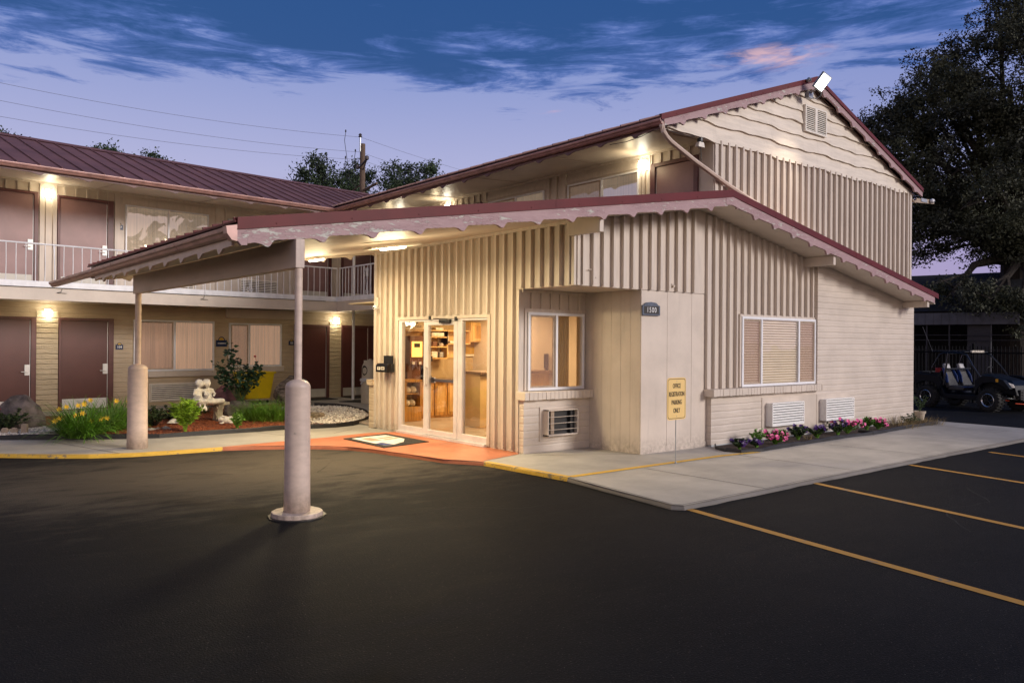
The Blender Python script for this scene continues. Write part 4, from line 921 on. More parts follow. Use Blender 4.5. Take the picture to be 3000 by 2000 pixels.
# entrance doors
mb = W()
def al(a, b, z0, z1, o0=-.07, o1=.01): EX.box(mb, a, b, o0, o1, z0, z1)
al(4.79, 4.87, .03, 2.14); al(3.955, 4.0, .03, 2.10); al(2.86, 2.925, .03, 2.10); al(2.07, 2.10, .03, 2.14); al(2.10, 4.79, 2.10, 2.14); al(4.0, 4.79, .03, .15); al(2.10, 2.86, .03, .158); al(4.76, 4.79, .15, 2.10); al(2.80, 2.86, .158, 2.10)
fr_ = bevel(mb.build('door_frame', 'alu', office), .005, 1)
for a, b, z in ((4.0, 4.76, .15), (2.10, 2.80, .158)):
    mb = W(); EX.quad(mb, a, b, -.03, z, 2.10); mb.build('side_pane', 'glass', fr_)
mb = W(); al(3.84, 3.95, .05, 2.095, -.05, .02); al(2.93, 3.04, .05, 2.095, -.05, .02); al(3.04, 3.84, .05, .145, -.05, .02); al(3.04, 3.84, 2.03, 2.095, -.05, .02)
gd = bevel(mb.build('glass_door', 'alu', office), .005, 1)
mb = W(); EX.quad(mb, 3.04, 3.84, -.015, .145, 2.03); mb.build('pane', 'glass', gd)
mb = W(); mb.box(-1.475, -1.455, 3.86, 3.90, .93, 1.30); mb.box(-1.455, -1.42, 3.865, 3.895, .95, .98); mb.box(-1.455, -1.42, 3.865, 3.895, 1.25, 1.28); bevel(mb.build('pull_handle', 'alu', gd), .006)
mb = W(); EX.box(mb, 3.03, 3.86, -.062, -.05, 1.015, 1.065); EX.box(mb, 3.74, 3.86, -.085, -.05, .99, 1.09); mb.build('push_bar', 'white_frame', gd)
mb = W(); EX.box(mb, 3.10, 3.42, .02, .075, 2.065, 2.125); mb.path([(-1.48, 3.15, 2.13), (-1.60, 3.30, 2.14), (-1.47, 3.62, 2.145)], .009, 5); EX.box(mb, 3.74, 3.79, .0, .05, 2.13, 2.20); EX.box(mb, 2.93, 2.98, .0, .05, 2.10, 2.17); bevel(mb.build('door_closer', 'black', gd), .006)
mb = W(); mb.box(-1.47, -1.40, 2.10, 4.87, .0, .045); mb.build('threshold', 'alu', office)
# wall air conditioners
mk_louver(office, FY, 3.262, 4.325, .252, .672, .09, .236, local=False, n=8, mtl='grille_white'); mk_louver(office, FY, 5.10, 6.187, .252, .672, .09, .242, local=False, n=8, mtl='grille_white')
for bx in ((3.14, 4.975, -.102, -.088, .16, .775), (4.985, 6.28, -.104, -.088, .155, .765)):
    mb = W(); mb.box(*bx); mb.build('mounting_plate', 'smooth_tan', office)
mb = W(); s0, s1, z0, z1 = -1.05, -.385, .255, .672
RY.box(mb, -1.12, -.30, .12, .14, .175, .715); RY.box(mb, s0, s0+.02, .12, .255, z0, z1); RY.box(mb, s1-.02, s1, .12, .255, z0, z1); RY.box(mb, s0, s1, .12, .255, z1-.02, z1); RY.box(mb, s0, s1, .12, .255, z0, z0+.025)
for i in range(1, 4): RY.box(mb, s0, s1, .245, .257, z0+i*.1-.003, z0+i*.1+.006)
acb = bevel(mb.build('air_conditioner', 'smooth_tan', office), .003, 1)
mb = W(); RY.box(mb, s0+.02, s1-.02, .15, .18, z0+.02, z1-.02); RY.box(mb, s0+.50, s0+.53, .18, .24, z0+.02, z1-.02); mb.build('coil', 'black', acb)
mb = W(); RY.box(mb, s0+.11, s0+.18, .18, .2, z0+.02, z1-.02); mb.build('bracket', 'block_tan', acb)
# roof, soffit, fascias
mb = W(); seam_roof(mb, (-6.62, -.64, rof(-6.62)), (-6.62, 5.78, rof(-6.62)), (.52, -.64, rof(.52)), (.52, 5.78, rof(.52)), .30); 
seam_roof(mb, (.52, -.64, rof(.52)), (.52, .095, rof(.52)), (1.417, -.64, 4.185), (1.417, .095, 4.185), .36); seam_roof(mb, (9.06, -.64, rof(9.06)), (9.06, .085, rof(9.06)), (1.417, -.64, 4.185), (1.417, .085, 4.185), .36)
mb.build('roof', 'flash_red', office)
mb = W(); mb.prism([(-6.56, -.62, sof(-6.56)), (1.417, -.62, sof(1.417)), (1.417, -.62, sof(1.417)+.02), (-6.56, -.62, sof(-6.56)+.02)], (0, .61, 0))
mb.prism([(-6.56, -.01, sof(-6.56)), (-1.40, -.01, sof(-1.40)), (-1.40, -.01, sof(-1.40)+.02), (-6.56, -.01, sof(-6.56)+.02)], (0, 5.73, 0))
mb.prism([(1.417, -.62, sof(1.417)), (9.0, -.62, sof(9.0)), (9.0, -.62, sof(9.0)+.02), (1.417, -.62, sof(1.417)+.02)], (0, .62, 0))
mb.build('soffit', 'smooth_tan', office)
mb = W(); mb.box(-6.58, -6.55, -.62, 5.72, 2.70, 2.87); mb.build('eave_board', 'fascia_mauve', office)
rake((-6.60, -.665, rof(-6.60)), (1.417, -.665, 4.185), 0, 'rake_flashing', office, hi=.095); rake((1.417, -.665, 4.185), (9.07, -.665, rof(9.07)), 0, 'rake_flashing', office, hi=.085)
mb = W(); scallop(mb, (-6.50, -.655, rof(-6.50)), (1.30, -.655, rof(1.30)), (0, 1, 0), .04, .08, .225, .290, .605, .62); mb.build('fascia_board', 'fascia_mauve', office)
mb = W(); scallop(mb, (8.90, -.655, rof(8.90)), (1.55, -.655, rof(1.55)), (0, 1, 0), .04, .07, .215, .285, .585, .1); mb.prism([(1.25, -.66, 4.09), (1.417, -.66, 4.11), (1.63, -.66, 4.075), (1.63, -.66, 3.925), (1.417, -.66, 3.965), (1.25, -.66, 3.95)], (0, .04, 0)); mb.build('fascia_board', 'fascia_mauve', office)
mb = W(); scallop(mb, (-6.50, 5.76, rof(-6.50)), (-1.45, 5.76, rof(-1.45)), (0, -1, 0), .03, .08, .24, .31, .58, .1); mb.build('rear_trim', 'smooth_tan', office)
mb = W(); gutter(mb, (-6.585, -.60, 2.825), (-6.585, 8.6, 2.79), (-1, 0, 0)); mb.prism([(-6.60, -.66, 2.85), (-6.71, -.66, 2.83), (-6.70, -.66, 2.76), (-6.655, -.66, 2.70), (-6.60, -.66, 2.69)], (0, .10, 0)); mb.build('gutter', 'trim_maroon' if False else 'gutter_copper', office)
mb = W(); mb.prism([(-6.60, -.658, 2.845), (-6.60, -.658, 2.70), (-6.56, -.658, 2.655), (-6.502, -.658, 2.66), (-6.502, -.658, 2.83)], (0, .05, 0)); mb.build('corner_board', 'fascia_mauve', office)
mb = W(); scallop(mb, (-6.60, -.5, 2.80), (-6.60, 5.35, 2.80), (1, 0, 0), .03, .06, .135, .20, .62, .4, .3); mb.build('scalloped_trim', 'post_pink', office)
# beams and posts
mb = W(); mb.box(-6.02, -5.92, -.70, 5.46, 2.468, 2.765); cb = mb.build('canopy_beam', 'beam_tan', office); bevel(cb, .008)
for a, b, z0, y0 in ((-1.53, -1.45, 3.27, -.58), (4.66, 4.74, 3.225, -.61), (8.63, 8.73, 2.57, -.61)): mb = W(); mb.box(a, b, y0, .05 if a < 0 else -.0, z0, sof((a+b)/2)+.0); bevel(mb.build('roof_beam', 'smooth_tan', office), .006)
# things fixed to the walls: vent pipe, bracket, hook
mb = W(); mb.tube((.68, -.0, 2.66), (.68, -.06, 2.66), .035, 12); mb.tube((.68, -.05, 2.66), (.68, -.09, 2.65), .022, 10); mb.build('vent_pipe', 'smooth_tan', office)
mb = W(); mb.path([(-1.2, -.03, 2.80), (-1.08, -.03, 2.81), (-1.07, -.03, 2.72), (-1.04, -.03, 2.68)], .008, 5); mb.build('hook', 'smooth_tan', office)
# ---------- interior of the lobby
mb = W(); mb.box(-1.30, 3.4, 1.35, 7.1, .02, .045); mb.box(-1.40, -1.30, 2.07, 4.87, .02, .045); mb.build('floor', 'floor_tile', office)
mb = W(); mb.box(-1.30, 3.5, 1.35, 7.1, 2.52, 2.55); mb.build('ceiling', 'room_wall', office)
mb = W(); mb.box(-.55, 3.5, 7.0, 7.1, .0, 2.52); mb.box(3.4, 3.5, 1.4, 7.0, .0, 2.52); mb.prism([(-.98, 5.65, 0), (-.94, 5.65, 0), (-.42, 7.0, 0), (-.50, 7.0, 0)], (0, 0, 2.52)); mb.box(-1.3, -.98, 5.60, 5.735, 0, 2.52); mb.box(.05, 3.4, 1.41, 1.5, 0, 2.52); mb.build('lobby_wall', 'room_olive', office)
mb = W(); mb.box(-.56, .42, 6.70, 6.99, 2.0, 2.25); mb.build('breakfast_board', 'room_wall', office)
text_mesh('Your', .20, 'lettering', 'ink', rootmat(office).inverted() @ face_m((.02, 6.695, 2.205), 0, -1), office, bold=.006)
text_mesh('BREAKFAST', .085, 'lettering', 'picture', rootmat(office).inverted() @ face_m((.06, 6.695, 2.07), 0, -1), office)
mb = W()
for i in range(9):
    a = random.uniform(0, 6); p = Vector((-.22, 6.68, 2.02)); q = p+Vector((.13*cos(a), 0, .13*sin(a))); mb.prism([p, (p+q)/2+Vector((.03, 0, .02)), q, (p+q)/2-Vector((.03, 0, .02))], (0, .005, 0))
mb.build('leaf_motif', 'leaf_shrub', office)
def lobby(name, label, cat, loc): return thing(name, label, cat, loc)
cabn = lobby('base_cabinet', 'long oak base cabinet with brown worktop seen through the glass entrance', 'cabinet', (1.2, 6.45, .045))
mb = W(); mb.box(-.55, 2.9, 6.47, 6.99, .05, .86); mb.build('carcass', 'oak', cabn)
mb = W(); mb.box(-.56, 2.92, 6.40, 6.99, .86, .90); mb.build('worktop', 'worktop', cabn)
for x in (.30, .64, .98, 1.33, 1.68):
    mb = W(); mb.box(x-.155, x+.155, 6.445, 6.47, .10, .82); d_ = bevel(mb.build('door', 'oak', cabn), .006)
    mb = W(); mb.box(x-.10, x+.10, 6.438, 6.446, .17, .75); bevel(mb.build('panel', 'oak_light', d_), .01)
    s_ = .11 if x in (.30, .98) else -.11
    mb = W(); mb.path([(x+s_, 6.445, .66), (x+s_, 6.41, .67), (x+s_, 6.41, .74), (x+s_, 6.445, .75)], .007, 6); mb.build('handle', 'chrome', d_)
sh = lobby('wall_shelf', 'oak open wall shelves holding boxes above the lobby counter', 'shelf', (1.1, 6.75, 1.33))
mb = W()
for x0, x1, zs_ in ((-.1, .42, (1.98, 2.0)), (.52, 1.0, (1.36, 1.62, 1.84, 1.99)), (1.0, 1.64, (1.69, 1.99))):
    for z in zs_: mb.box(x0, x1, 6.72, 6.99, z-.012, z+.012)
    for x in (x0, x1): mb.box(x-.012, x+.012, 6.72, 6.99, zs_[0]-.012, zs_[-1]+.012)
mb.box(-.1, 1.64, 6.975, 6.99, 1.36, 2.0); mb.build('frame', 'oak_light', sh)
for i, (x, z, w_, h, m_) in enumerate(((.60, 1.857, .34, .09, 'paper'), (.62, 1.637, .13, .10, 'brown_case'), (.80, 1.637, .12, .07, 'picture'), (.60, 1.377, .16, .14, 'paper'), (.82, 1.377, .10, .12, 'galv'), (1.10, 1.707, .2, .05, 'paper'), (.70, 2.0, .22, .06, 'paper'))):
    mb = W(); mb.box(x, x+w_, 6.76, 6.93, z, z+h); o = bevel(mb.build('storage_box', m_, loc=(x+w_/2, 6.85, z)), .01)
    tag(o, ['long pale box on the upper lobby shelf', 'brown box on the middle lobby shelf', 'small grey box beside the brown box on the shelf', 'pale tub on the lowest lobby shelf', 'metal tin on the lowest lobby shelf', 'flat stack of paper on the right lobby shelf', 'flat basket on top of the lobby shelves'][i], 'box')
uc = lobby('wall_cabinet', 'light oak wall cabinet with one panelled door seen through the right pane', 'cabinet', (2.0, 6.8, 1.75))
mb = W(); mb.box(1.67, 2.9, 6.72, 6.99, 1.74, 2.20); mb.build('carcass', 'oak_light', uc); mb = W(); mb.box(1.70, 2.20, 6.70, 6.72, 1.76, 2.18); mb.box(2.22, 2.85, 6.70, 6.72, 1.76, 2.18); d_ = bevel(mb.build('door', 'oak_light', uc), .006)
mb = W(); mb.box(1.76, 2.14, 6.690, 6.701, 1.82, 2.12); mb.box(2.28, 2.79, 6.690, 6.701, 1.82, 2.12); bevel(mb.build('panel', 'oak', d_), .01)
# juice machine on the counter at the left
jm = lobby('juice_dispenser', 'dark juice machine with a glowing orange picture panel behind the left pane', 'drink machine', (.02, 6.55, .90))
mb = W(); mb.box(-.14, .20, 6.50, 6.85, 1.22, 1.86); mb.box(-.14, .20, 6.60, 6.85, .90, 1.22); mb.build('body', 'brown_case', jm)
mb = W(); mb.box(-.10, .17, 6.492, 6.50, 1.40, 1.74); mb.build('lit_panel', 'juice_glow', jm)
mb = W(); mb.box(-.04, .11, 6.488, 6.492, 1.61, 1.70); mb.build('badge', 'leaf_dark', jm)
mb = W(); mb.box(-.10, -.04, 6.46, 6.50, 1.24, 1.30); mb.box(.07, .13, 6.46, 6.50, 1.24, 1.30); mb.build('tap', 'steel_plate', jm)
cm = lobby('coffee_maker', 'steel and black coffee maker right of the juice machine', 'coffee maker', (.34, 6.6, .90))
mb = W(); mb.box(.24, .46, 6.55, 6.85, .90, .98); mb.box(.24, .46, 6.70, 6.85, .98, 1.30); mb.box(.24, .46, 6.52, 6.85, 1.30, 1.42); mb.build('body', 'black', cm); mb = W(); mb.lathe([(.05, .98), (.08, 1.02), (.08, 1.12), (.05, 1.18)], (.35, 6.62, 0), 14); mb.build('pot', 'chrome', cm)
fz = lobby('display_case', 'brown glass fronted case with bags of bread beside the left pane', 'display case', (-.30, 6.1, .045))
mb = W(); mb.box(-.54, -.12, 6.05, 6.42, .05, .36); mb.box(-.54, -.12, 6.38, 6.42, .36, .90); mb.box(-.54, -.50, 6.05, 6.38, .36, .90); mb.box(-.16, -.12, 6.05, 6.38, .36, .90); mb.box(-.54, -.12, 6.05, 6.42, .88, .93); mb.box(-.5, -.16, 6.08, 6.38, .62, .64); mb.build('cabinet', 'oak', fz)
for i, (x, z) in enumerate(((-.42, .36), (-.28, .36), (-.40, .64), (-.26, .64))):
    mb = MB(); mb.ell((0, 0, .07), (.075, .11, .075), 10, 6, .12); o = mb.build('bread_bag', 'paper', smooth=True); o.location = (x, 6.2, z+.0)
    tag(o, ['lower left bag of bread in the brown case', 'lower right bag of bread in the brown case', 'upper left bag of bread in the brown case', 'upper right bag of bread in the brown case'][i], 'bag', 'bags of bread in the case')
dk = lobby('reception_desk', 'beadboard reception desk with a stone top seen through the recessed window', 'desk', (1.3, 4.4, .045))
mb = W(); mb.box(.08, 2.9, 4.28, 4.9, .045, 1.10)
for i in range(38): mb.box(.10+.073*i, .10+.073*i+.062, 4.272, 4.28, .16, 1.06)
mb.box(.07, 2.9, 4.262, 4.28, .045, .16); mb.box(.04, .34, 4.20, 4.50, .05, 1.06); mb.box(.02, .36, 4.18, 4.52, .05, .19); mb.build('front', 'beadboard', dk)
mb = W(); mb.box(.0, 2.95, 4.12, 4.95, 1.10, 1.15); bevel(mb.build('desk_top', 'worktop', dk), .01)
for nm, x, y, w_, h, m_, lb, ct in (('monitor', 1.95, 4.3, .26, .30, 'black', 'dark square monitor standing on the reception desk', 'monitor'), ('brochure_rack', 1.0, 4.45, .40, .05, 'black', 'black tray on the reception desk', 'tray')):
    mb = MB(); mb.box(-w_/2, w_/2, 0, .03 if h > .1 else .22, .05 if h > .1 else 0, h+.05 if h > .1 else h); mb.box(-.05, .05, 0, .1, 0, .05); o = bevel(mb.build(nm, m_), .008); o.location = (x, y, 1.15); tag(o, lb, ct)
for nm, x0, x1, z0, z1, lb in (('framed_picture', .9, 1.2, 1.45, 1.95, 'narrow framed picture on the lobby wall behind the recessed window'), ('framed_picture', 1.6, 2.2, 1.4, 1.9, 'wide golden picture on the lobby wall behind the recessed window')):
    mb = MB(); a, b = (x1-x0)/2, (z1-z0); mb.box(-a, a, -.03, 0, 0, b); o = mb.build(nm, 'paper'); o.location = (x0+a, 6.0 if x0 < 1 else 6.0, z0); o.location.y = 6.99; tag(o, lb, 'picture')
    mb = MB(); mb.box(-a+.05, a-.05, -.036, -.03, .05, b-.05); mb.build('artwork', 'picture' if x0 < 1 else 'gold_leaf', o)
mb = MB(); N = 22; vs = [(q*.012, .018*sin(q*1.1), z) for q in range(N+1) for z in (0, 1.9)]; mb.add(vs, [(2*i, 2*i+2, 2*i+3, 2*i+1) for i in range(N)]); o = mb.build('window_drape', 'beadboard', smooth=True); o.location = (-.36, 1.55, .45); tag(o, 'tan striped drape hanging inside the right half of the recessed window', 'curtain')
mb = MB(); mb.box(-.3, .3, -.3, .3, -.02, .02); o = mb.build('ceiling_light', 'ceiling_glow'); o.location = (.1, 3.4, 2.495); tag(o, 'glowing square ceiling light inside the lobby', 'lamp')
for nm, loc, en, sz in (('lobby_light', (.1, 3.3, 2.42), 46, .6), ('lobby_light', (1.2, 5.6, 2.42), 46, .6)):
    ld = bpy.data.lights.new(nm, 'AREA'); ld.energy = en; ld.size = sz; ld.color = (1, .66, .32); lo = bpy.data.objects.new(nm, ld); COL.objects.link(lo); lo.location = loc; lo.parent = None
mb = MB(); mb.box(-.3, .3, -.3, .3, -.02, .02); o = mb.build('ceiling_light', 'ceiling_glow'); o.location = (1.2, 5.6, 2.495); tag(o, 'glowing square ceiling light over the reception desk', 'lamp')
for i, (x, lb) in enumerate(((1.28, 'white cup holder on the counter by the right pane'), (1.46, 'wire basket with white packets on the counter'))):
    mb = MB(); mb.lathe([(.065, 0), (.075, .14), (.07, .14), (.06, .02)], (0, 0, 0), 14); mb.ell((0, 0, .13), (.06, .06, .05), 8, 5, .2); o = mb.build('container', 'paper'); o.location = (x, 6.55, .90); tag(o, lb, 'container')

# ================================================================== THINGS ON AND ROUND THE OFFICE
def bollard_post(loc, rb, hb, rp, top, label, flange=0., lean=(0, 0)):
    t = thing('canopy_post', label, 'post', loc, 0, 'canopy posts in round concrete sleeves')
    mb = MB(); prof = [(rb*1.06, 0), (rb*1.02, .3), (rb, hb*.6), (rb*.985, hb-.055), (rb*.99, hb-.05), (rb*.96, hb-.03), (rb*.84, hb-.005), (rb*.62, hb+.014), (rp*1.15, hb+.026), (rp, hb+.028)]
    mb.lathe(prof, (0, 0, 0), 40); mb.build('sleeve', 'post_pink', t, smooth=False); t.children[0].data.polygons.foreach_set('use_smooth', [len(p.vertices) == 4 for p in t.children[0].data.polygons])
    mb = MB(); mb.tube((0, 0, hb), (lean[0], lean[1], top), rp, 20); mb.build('pole', 'post_pink', t)
    if flange:
        mb = MB(); pts = []
        for k in range(36):
            a = 2*pi*k/36; r = flange*(1+random.uniform(-.018, .018)); pts.append((r*cos(a), r*sin(a)))
        mb.prism([(x, y, -.0) for x, y in pts], (0, 0, .055)); bevel(mb.build('footing', 'post_pink', t), .008)
        mb = MB(); mb.box(-.185, .14, -.06, .005, .0, .0); 
        mb = MB(); mb.prism([(flange*1.12*cos(2*pi*k/30)*random.uniform(.96, 1.05), flange*1.12*sin(2*pi*k/30)*random.uniform(.96, 1.05), -.001) for k in range(30)], (0, 0, .012)); mb.build('tar_ring', 'black', t)
    return t
bollard_post((-5.965, -.655, GZ), .127, 1.365, .038, 2.59, 'near canopy post in a round pinkish sleeve with a broad round footing on the asphalt', flange=.255)
bollard_post((-5.97, 5.33, 0), .148, 1.315, .046, 2.47, 'far canopy post in a round sleeve standing on the pavement beside the daylilies')
mb = W()
def strip_lamp(loc, label, ax, L, wd, lit, energy):
    z = loc[2]; t = thing('canopy_lamp', label, 'lamp', loc, 0, 'flat lamps under the canopy'); sl = .1605
    T = Matrix.Rotation(-math.atan(sl), 4, 'Y')
    mb = MB(); mb.box(-wd/2, wd/2, -L/2, L/2, -.035, 0) if ax == 'y' else mb.box(-L/2, L/2, -wd/2, wd/2, -.035, 0)
    o = mb.build('housing', 'grille_cream', t); o.data.transform(T); bevel(o, .008)
    mb = MB(); l2 = lit/2; mb.box(-wd*.36, wd*.36, -l2, l2, -.06, -.030) if ax == 'y' else mb.box(-l2, l2, -wd*.36, wd*.36, -.06, -.030)
    o = mb.build('diffuser', 'lamp_glow', t); o.data.transform(T); bevel(o, .01)
    ld = bpy.data.lights.new('lamp_light', 'POINT'); ld.energy = energy; ld.color = (1, .80, .46); ld.shadow_soft_size = .30; ld.energy = energy*.27
    l2 = bpy.data.lights.new('lamp_light', 'AREA'); l2.size = .5; l2.energy = energy*.85; l2.color = (1, .80, .46); o2 = bpy.data.objects.new('lamp_light', l2); COL.objects.link(o2); o2.parent = t; o2.location = (0, 0, -.075)
    lo = bpy.data.objects.new('lamp_light', ld); COL.objects.link(lo); lo.parent = t; lo.location = (0, 0, -.34)
    return t
strip_lamp((-3.03, 5.08, sof(-3.03)-.02), 'brightest flat lamp under the canopy, close beside the near post in view', 'y', .40, .20, .34, 85)
strip_lamp((-3.46, 1.70, 3.125), 'long flat lamp panel under the canopy roof nearest the battened wall', 'x', .85, .24, .34, 105)

# street number plate
t = thing('number_plate', 'slate house number plate reading 1500 on the smooth corner panel', 'sign', (.195, -.012, 2.17))
mb = MB(); mb.prism([(-.21, 0, 0), (.21, 0, 0), (.21, 0, .155), (.17, 0, .165), (.12, 0, .20), (0, 0, .212), (-.12, 0, .20), (-.17, 0, .165), (-.21, 0, .155)], (0, -.022, 0)); bevel(mb.build('plate', 'plaque_slate', t), .004, 1)
mb = MB(); mb.prism([(-.175, -.022, .025), (.175, -.022, .025), (.175, -.022, .145), (-.175, -.022, .145)], (0, -.003, 0)); mb.build('number_field', 'ink', t)
text_mesh('1500', .115, 'number', 'letter_white', face_m((0, -.0255, .083), 0, -1), t, sx=.85, sp=1.25)
# parking sign
t = thing('parking_sign', 'yellow sign reading OFFICE REGISTRATION PARKING ONLY on a thin metal stake', 'sign', (-.30, -.93, 0), math.radians(3))
mb = MB(); w_, h_ = .226, .303; pts = []
def rrect(w_, h_, r, n=5): 
    o = []
    for cx, cy, a0 in ((w_-r, h_-r, 0), (-w_+r, h_-r, 90), (-w_+r, -h_+r, 180), (w_-r, -h_+r, 270)):
        for i in range(n+1): a = math.radians(a0+90*i/n); o.append((cx+r*cos(a), cy+r*sin(a)))
    return o
ZC = .938
mb.prism([(x, -.012, ZC+z) for x, z in rrect(w_, h_, .05)], (0, .004, 0)); mb.build('panel', 'sign_yellow', t)
mb = MB(); a = rrect(w_-.016, h_-.016, .045); b = rrect(w_-.024, h_-.024, .04); n = len(a)
mb.add([(x, -.0125, ZC+z) for x, z in a]+[(x, -.0125, ZC+z) for x, z in b], [(i, (i+1) % n, n+(i+1) % n, n+i) for i in range(n)]); mb.build('border', 'ink', t)
for i, (tx, sx_) in enumerate((('OFFICE', .62), ('REGISTRATION', .565), ('PARKING', .62), ('ONLY', .62))):
    text_mesh(tx, .094, 'lettering', 'ink', face_m((0, -.0135, ZC+.182-.118*i), 0, -1), t, sx=sx_, bold=.0006, sp=1.02)
mb = MB(); mb.tube((0, 0, 0), (0, 0, 1.2), .007, 8); mb.tube((0, 0, 0), (0, 0, .02), .02, 8); mb.build('stake', 'galv', t)
mb = MB(); mb.tube((0, -.016, ZC+.25), (0, -.01, ZC+.25), .006, 8); mb.tube((0, -.016, ZC-.25), (0, -.01, ZC-.25), .006, 8); mb.build('bolt', 'galv', t)
# key drop box
t = thing('key_drop_box', 'black key drop box on the battened wall left of the glass entrance', 'letter box', (-1.455, 5.20, 1.14))
mb = MB(); mb.prism([(0, -.24, 0), (-.17, -.24, 0), (-.17, -.24, .13), (-.13, -.24, .17), (0, -.24, .17)], (0, .42, 0)); bevel(mb.build('box', 'black_gloss', t), .006)
mb = MB(); mb.box(-.02, 0, -.20, .14, .17, .32); bevel(mb.build('back_board', 'black', t), .004)
mb = MB(); mb.box(-.176, -.170, -.155, -.035, .045, .105); mb.box(-.176, -.170, .0, .11, .045, .105); mb.build('label_plate', 'grille_cream', t)
text_mesh('KEY', .048, 'lettering', 'ink', face_m((-.177, .055, .075), -1, 0), t, sx=.8); text_mesh('DROP', .042, 'lettering', 'ink', face_m((-.177, -.095, .075), -1, 0), t, sx=.8)
# cameras
t = thing('security_camera', 'small white dome camera on the left edge of the battened wall', 'camera', (-1.46, 5.55, 2.40)); mb = MB(); mb.box(-.05, 0, -.05, .05, .03, .20); mb.build('mount', 'smooth_tan', t)
mb = MB(); mb.ell((-.08, 0, 0), (.06, .06, .055), 14, 8); mb.build('housing', 'white_paint', t, smooth=True); mb = MB(); mb.ell((-.125, -.015, -.005), (.022, .022, .022), 10, 6); mb.build('lens', 'black_gloss', t, smooth=True)
t = thing('security_camera', 'white dome camera on a tan arm at the far right corner of the upper wall', 'camera', (9.37, .06, 5.10)); mb = MB(); mb.path([(0, 0, .0), (.02, -.02, -.05), (.10, -.02, -.05), (.2, -.02, .0)], .03, 8); mb.prism([(.18, -.02, -.05), (1.12, -.02, .02), (1.12, -.02, .12), (.18, -.02, .05)], (0, .03, 0)); mb.build('arm', 'block_tan', t)
mb = MB(); mb.box(.40, .72, -.035, -.02, .0, .08); mb.build('junction_plate', 'galv', t); mb = MB(); mb.ell((.90, -.07, .06), (.07, .055, .055), 14, 8); mb.build('housing', 'white_paint', t, smooth=True); mb = MB(); mb.ell((.91, -.115, .05), (.025, .02, .025), 10, 6); mb.build('lens', 'black_gloss', t, smooth=True)
t = thing('motion_sensor', 'small grey sensor box under the upper corner soffit', 'sensor', (1.56, .10, 5.24)); mb = MB(); mb.lathe([(.05, 0), (.05, -.09), (.03, -.12)], (0, 0, 0), 12); mb.build('base', 'black', t); mb = MB(); mb.prism([(-.09, -.04, -.19), (.09, -.04, -.19), (.06, -.04, -.10), (-.06, -.04, -.10)], (0, .08, 0)); bevel(mb.build('cover', 'grille_cream', t), .01)
# floodlight at the gable peak
t = thing('floodlight', 'square white floodlight glowing at the peak of the big gable', 'lamp', (5.0, -.08, 6.75))
pt = Vector((-.36, -.30, -.06)); nrm = Vector((-.32, -.80, -.50)).normalized(); rx = Vector((0, 0, 1)).cross(nrm).normalized(); ry = nrm.cross(rx)
rx, ry = rx*cos(-.42)+ry*sin(-.42), ry*cos(-.42)-rx*sin(-.42)
def fb(mb, a0, a1, b0, b1, c0, c1):
    tb = MB().box(a0, a1, b0, b1, c0, c1); mb.add([pt+rx*p[0]+ry*p[1]+nrm*p[2] for p in tb.v], tb.f)
mb = MB(); fb(mb, -.125, .125, -.16, .16, -.05, .0); bevel(mb.build('casing', 'galv', t), .01)
mb = MB(); fb(mb, -.10, .10, -.135, .135, .0, .006); mb.build('lit_face', 'flood_glow', t)
mb = MB(); mb.tube((-.35, .0, -.22), pt+ry*-.15-nrm*.05, .018, 8); mb.box(-.43, -.27, -.06, .03, -.30, -.18); mb.path([(-.3, -.05, -.28), (-.22, -.1, -.30), (-.2, -.18, -.24), pt-nrm*.04], .01, 6); mb.lathe([(.04, 0), (.06, .03), (.02, .08)], (-.42, -.05, .0), 10); mb.build('bracket', 'galv', t)
ld = bpy.data.lights.new('lamp_light', 'SPOT'); ld.energy = 520; ld.color = (1, .82, .62); ld.spot_size = math.radians(84); ld.spot_blend = 1; ld.shadow_soft_size = .15
lo = bpy.data.objects.new('lamp_light', ld); COL.objects.link(lo); lo.parent = t; lo.location = pt+nrm*.06; lo.rotation_euler = Vector((.30, .24, .92)).to_track_quat('Z', 'Y').to_euler()

# door mats
def mat_thing(pts, z, label, m='mat_black', inner=None):
    t = thing('door_mat', label, 'mat', (*pts[0], z)); o0 = Vector((*pts[0], 0))
    mb = MB(); mb.prism([Vector((x, y, 0))-o0 for x, y in pts], (0, 0, .012)); mb.build('base', m, t)
    return t
MTP = [(-2.79, 4.45), (-1.80, 4.66), (-1.80, 3.22), (-2.83, 2.98)]
t = mat_thing(MTP, .006, 'black entrance mat with a worn pale panel lying on the red landing')
def mlerp(u, v): a = Vector(MTP[0]).lerp(Vector(MTP[1]), u); b = Vector(MTP[3]).lerp(Vector(MTP[2]), u); return a.lerp(b, v)-Vector(MTP[0])
mb = MB(); q = [mlerp(.10, .10), mlerp(.50, .09), mlerp(.86, .13), mlerp(.84, .60), mlerp(.62, .80), mlerp(.30, .90), mlerp(.12, .86)]; mb.prism([(p.x, p.y, .012) for p in q], (0, 0, .003)); mb.build('worn_panel', 'stone_white', t)
mb = MB(); q = [mlerp(.10, .70), mlerp(.26, .66), mlerp(.30, .90), mlerp(.12, .86)]; mb.prism([(p.x, p.y, .0152) for p in q], (0, 0, .001)); mb.build('blue_patch', 'utv_blue', t)
mb = MB()
for k, (u0, u1, v0, v1) in enumerate(((.5, .8, .30, .38), (.48, .80, .44, .52), (.2, .42, .2, .5))):
    q = [mlerp(u0, v0), mlerp(u1, v0), mlerp(u1, v1), mlerp(u0, v1)]; mb.prism([(p.x, p.y, .0152) for p in q], (0, 0, .0008))
mb.build('faded_print', 'block_tan', t)
mat_thing([(.30, 12.20), (1.10, 12.28), (1.06, 12.98), (.26, 12.90)], .095, 'small black mat before the door left of the far block pillar')
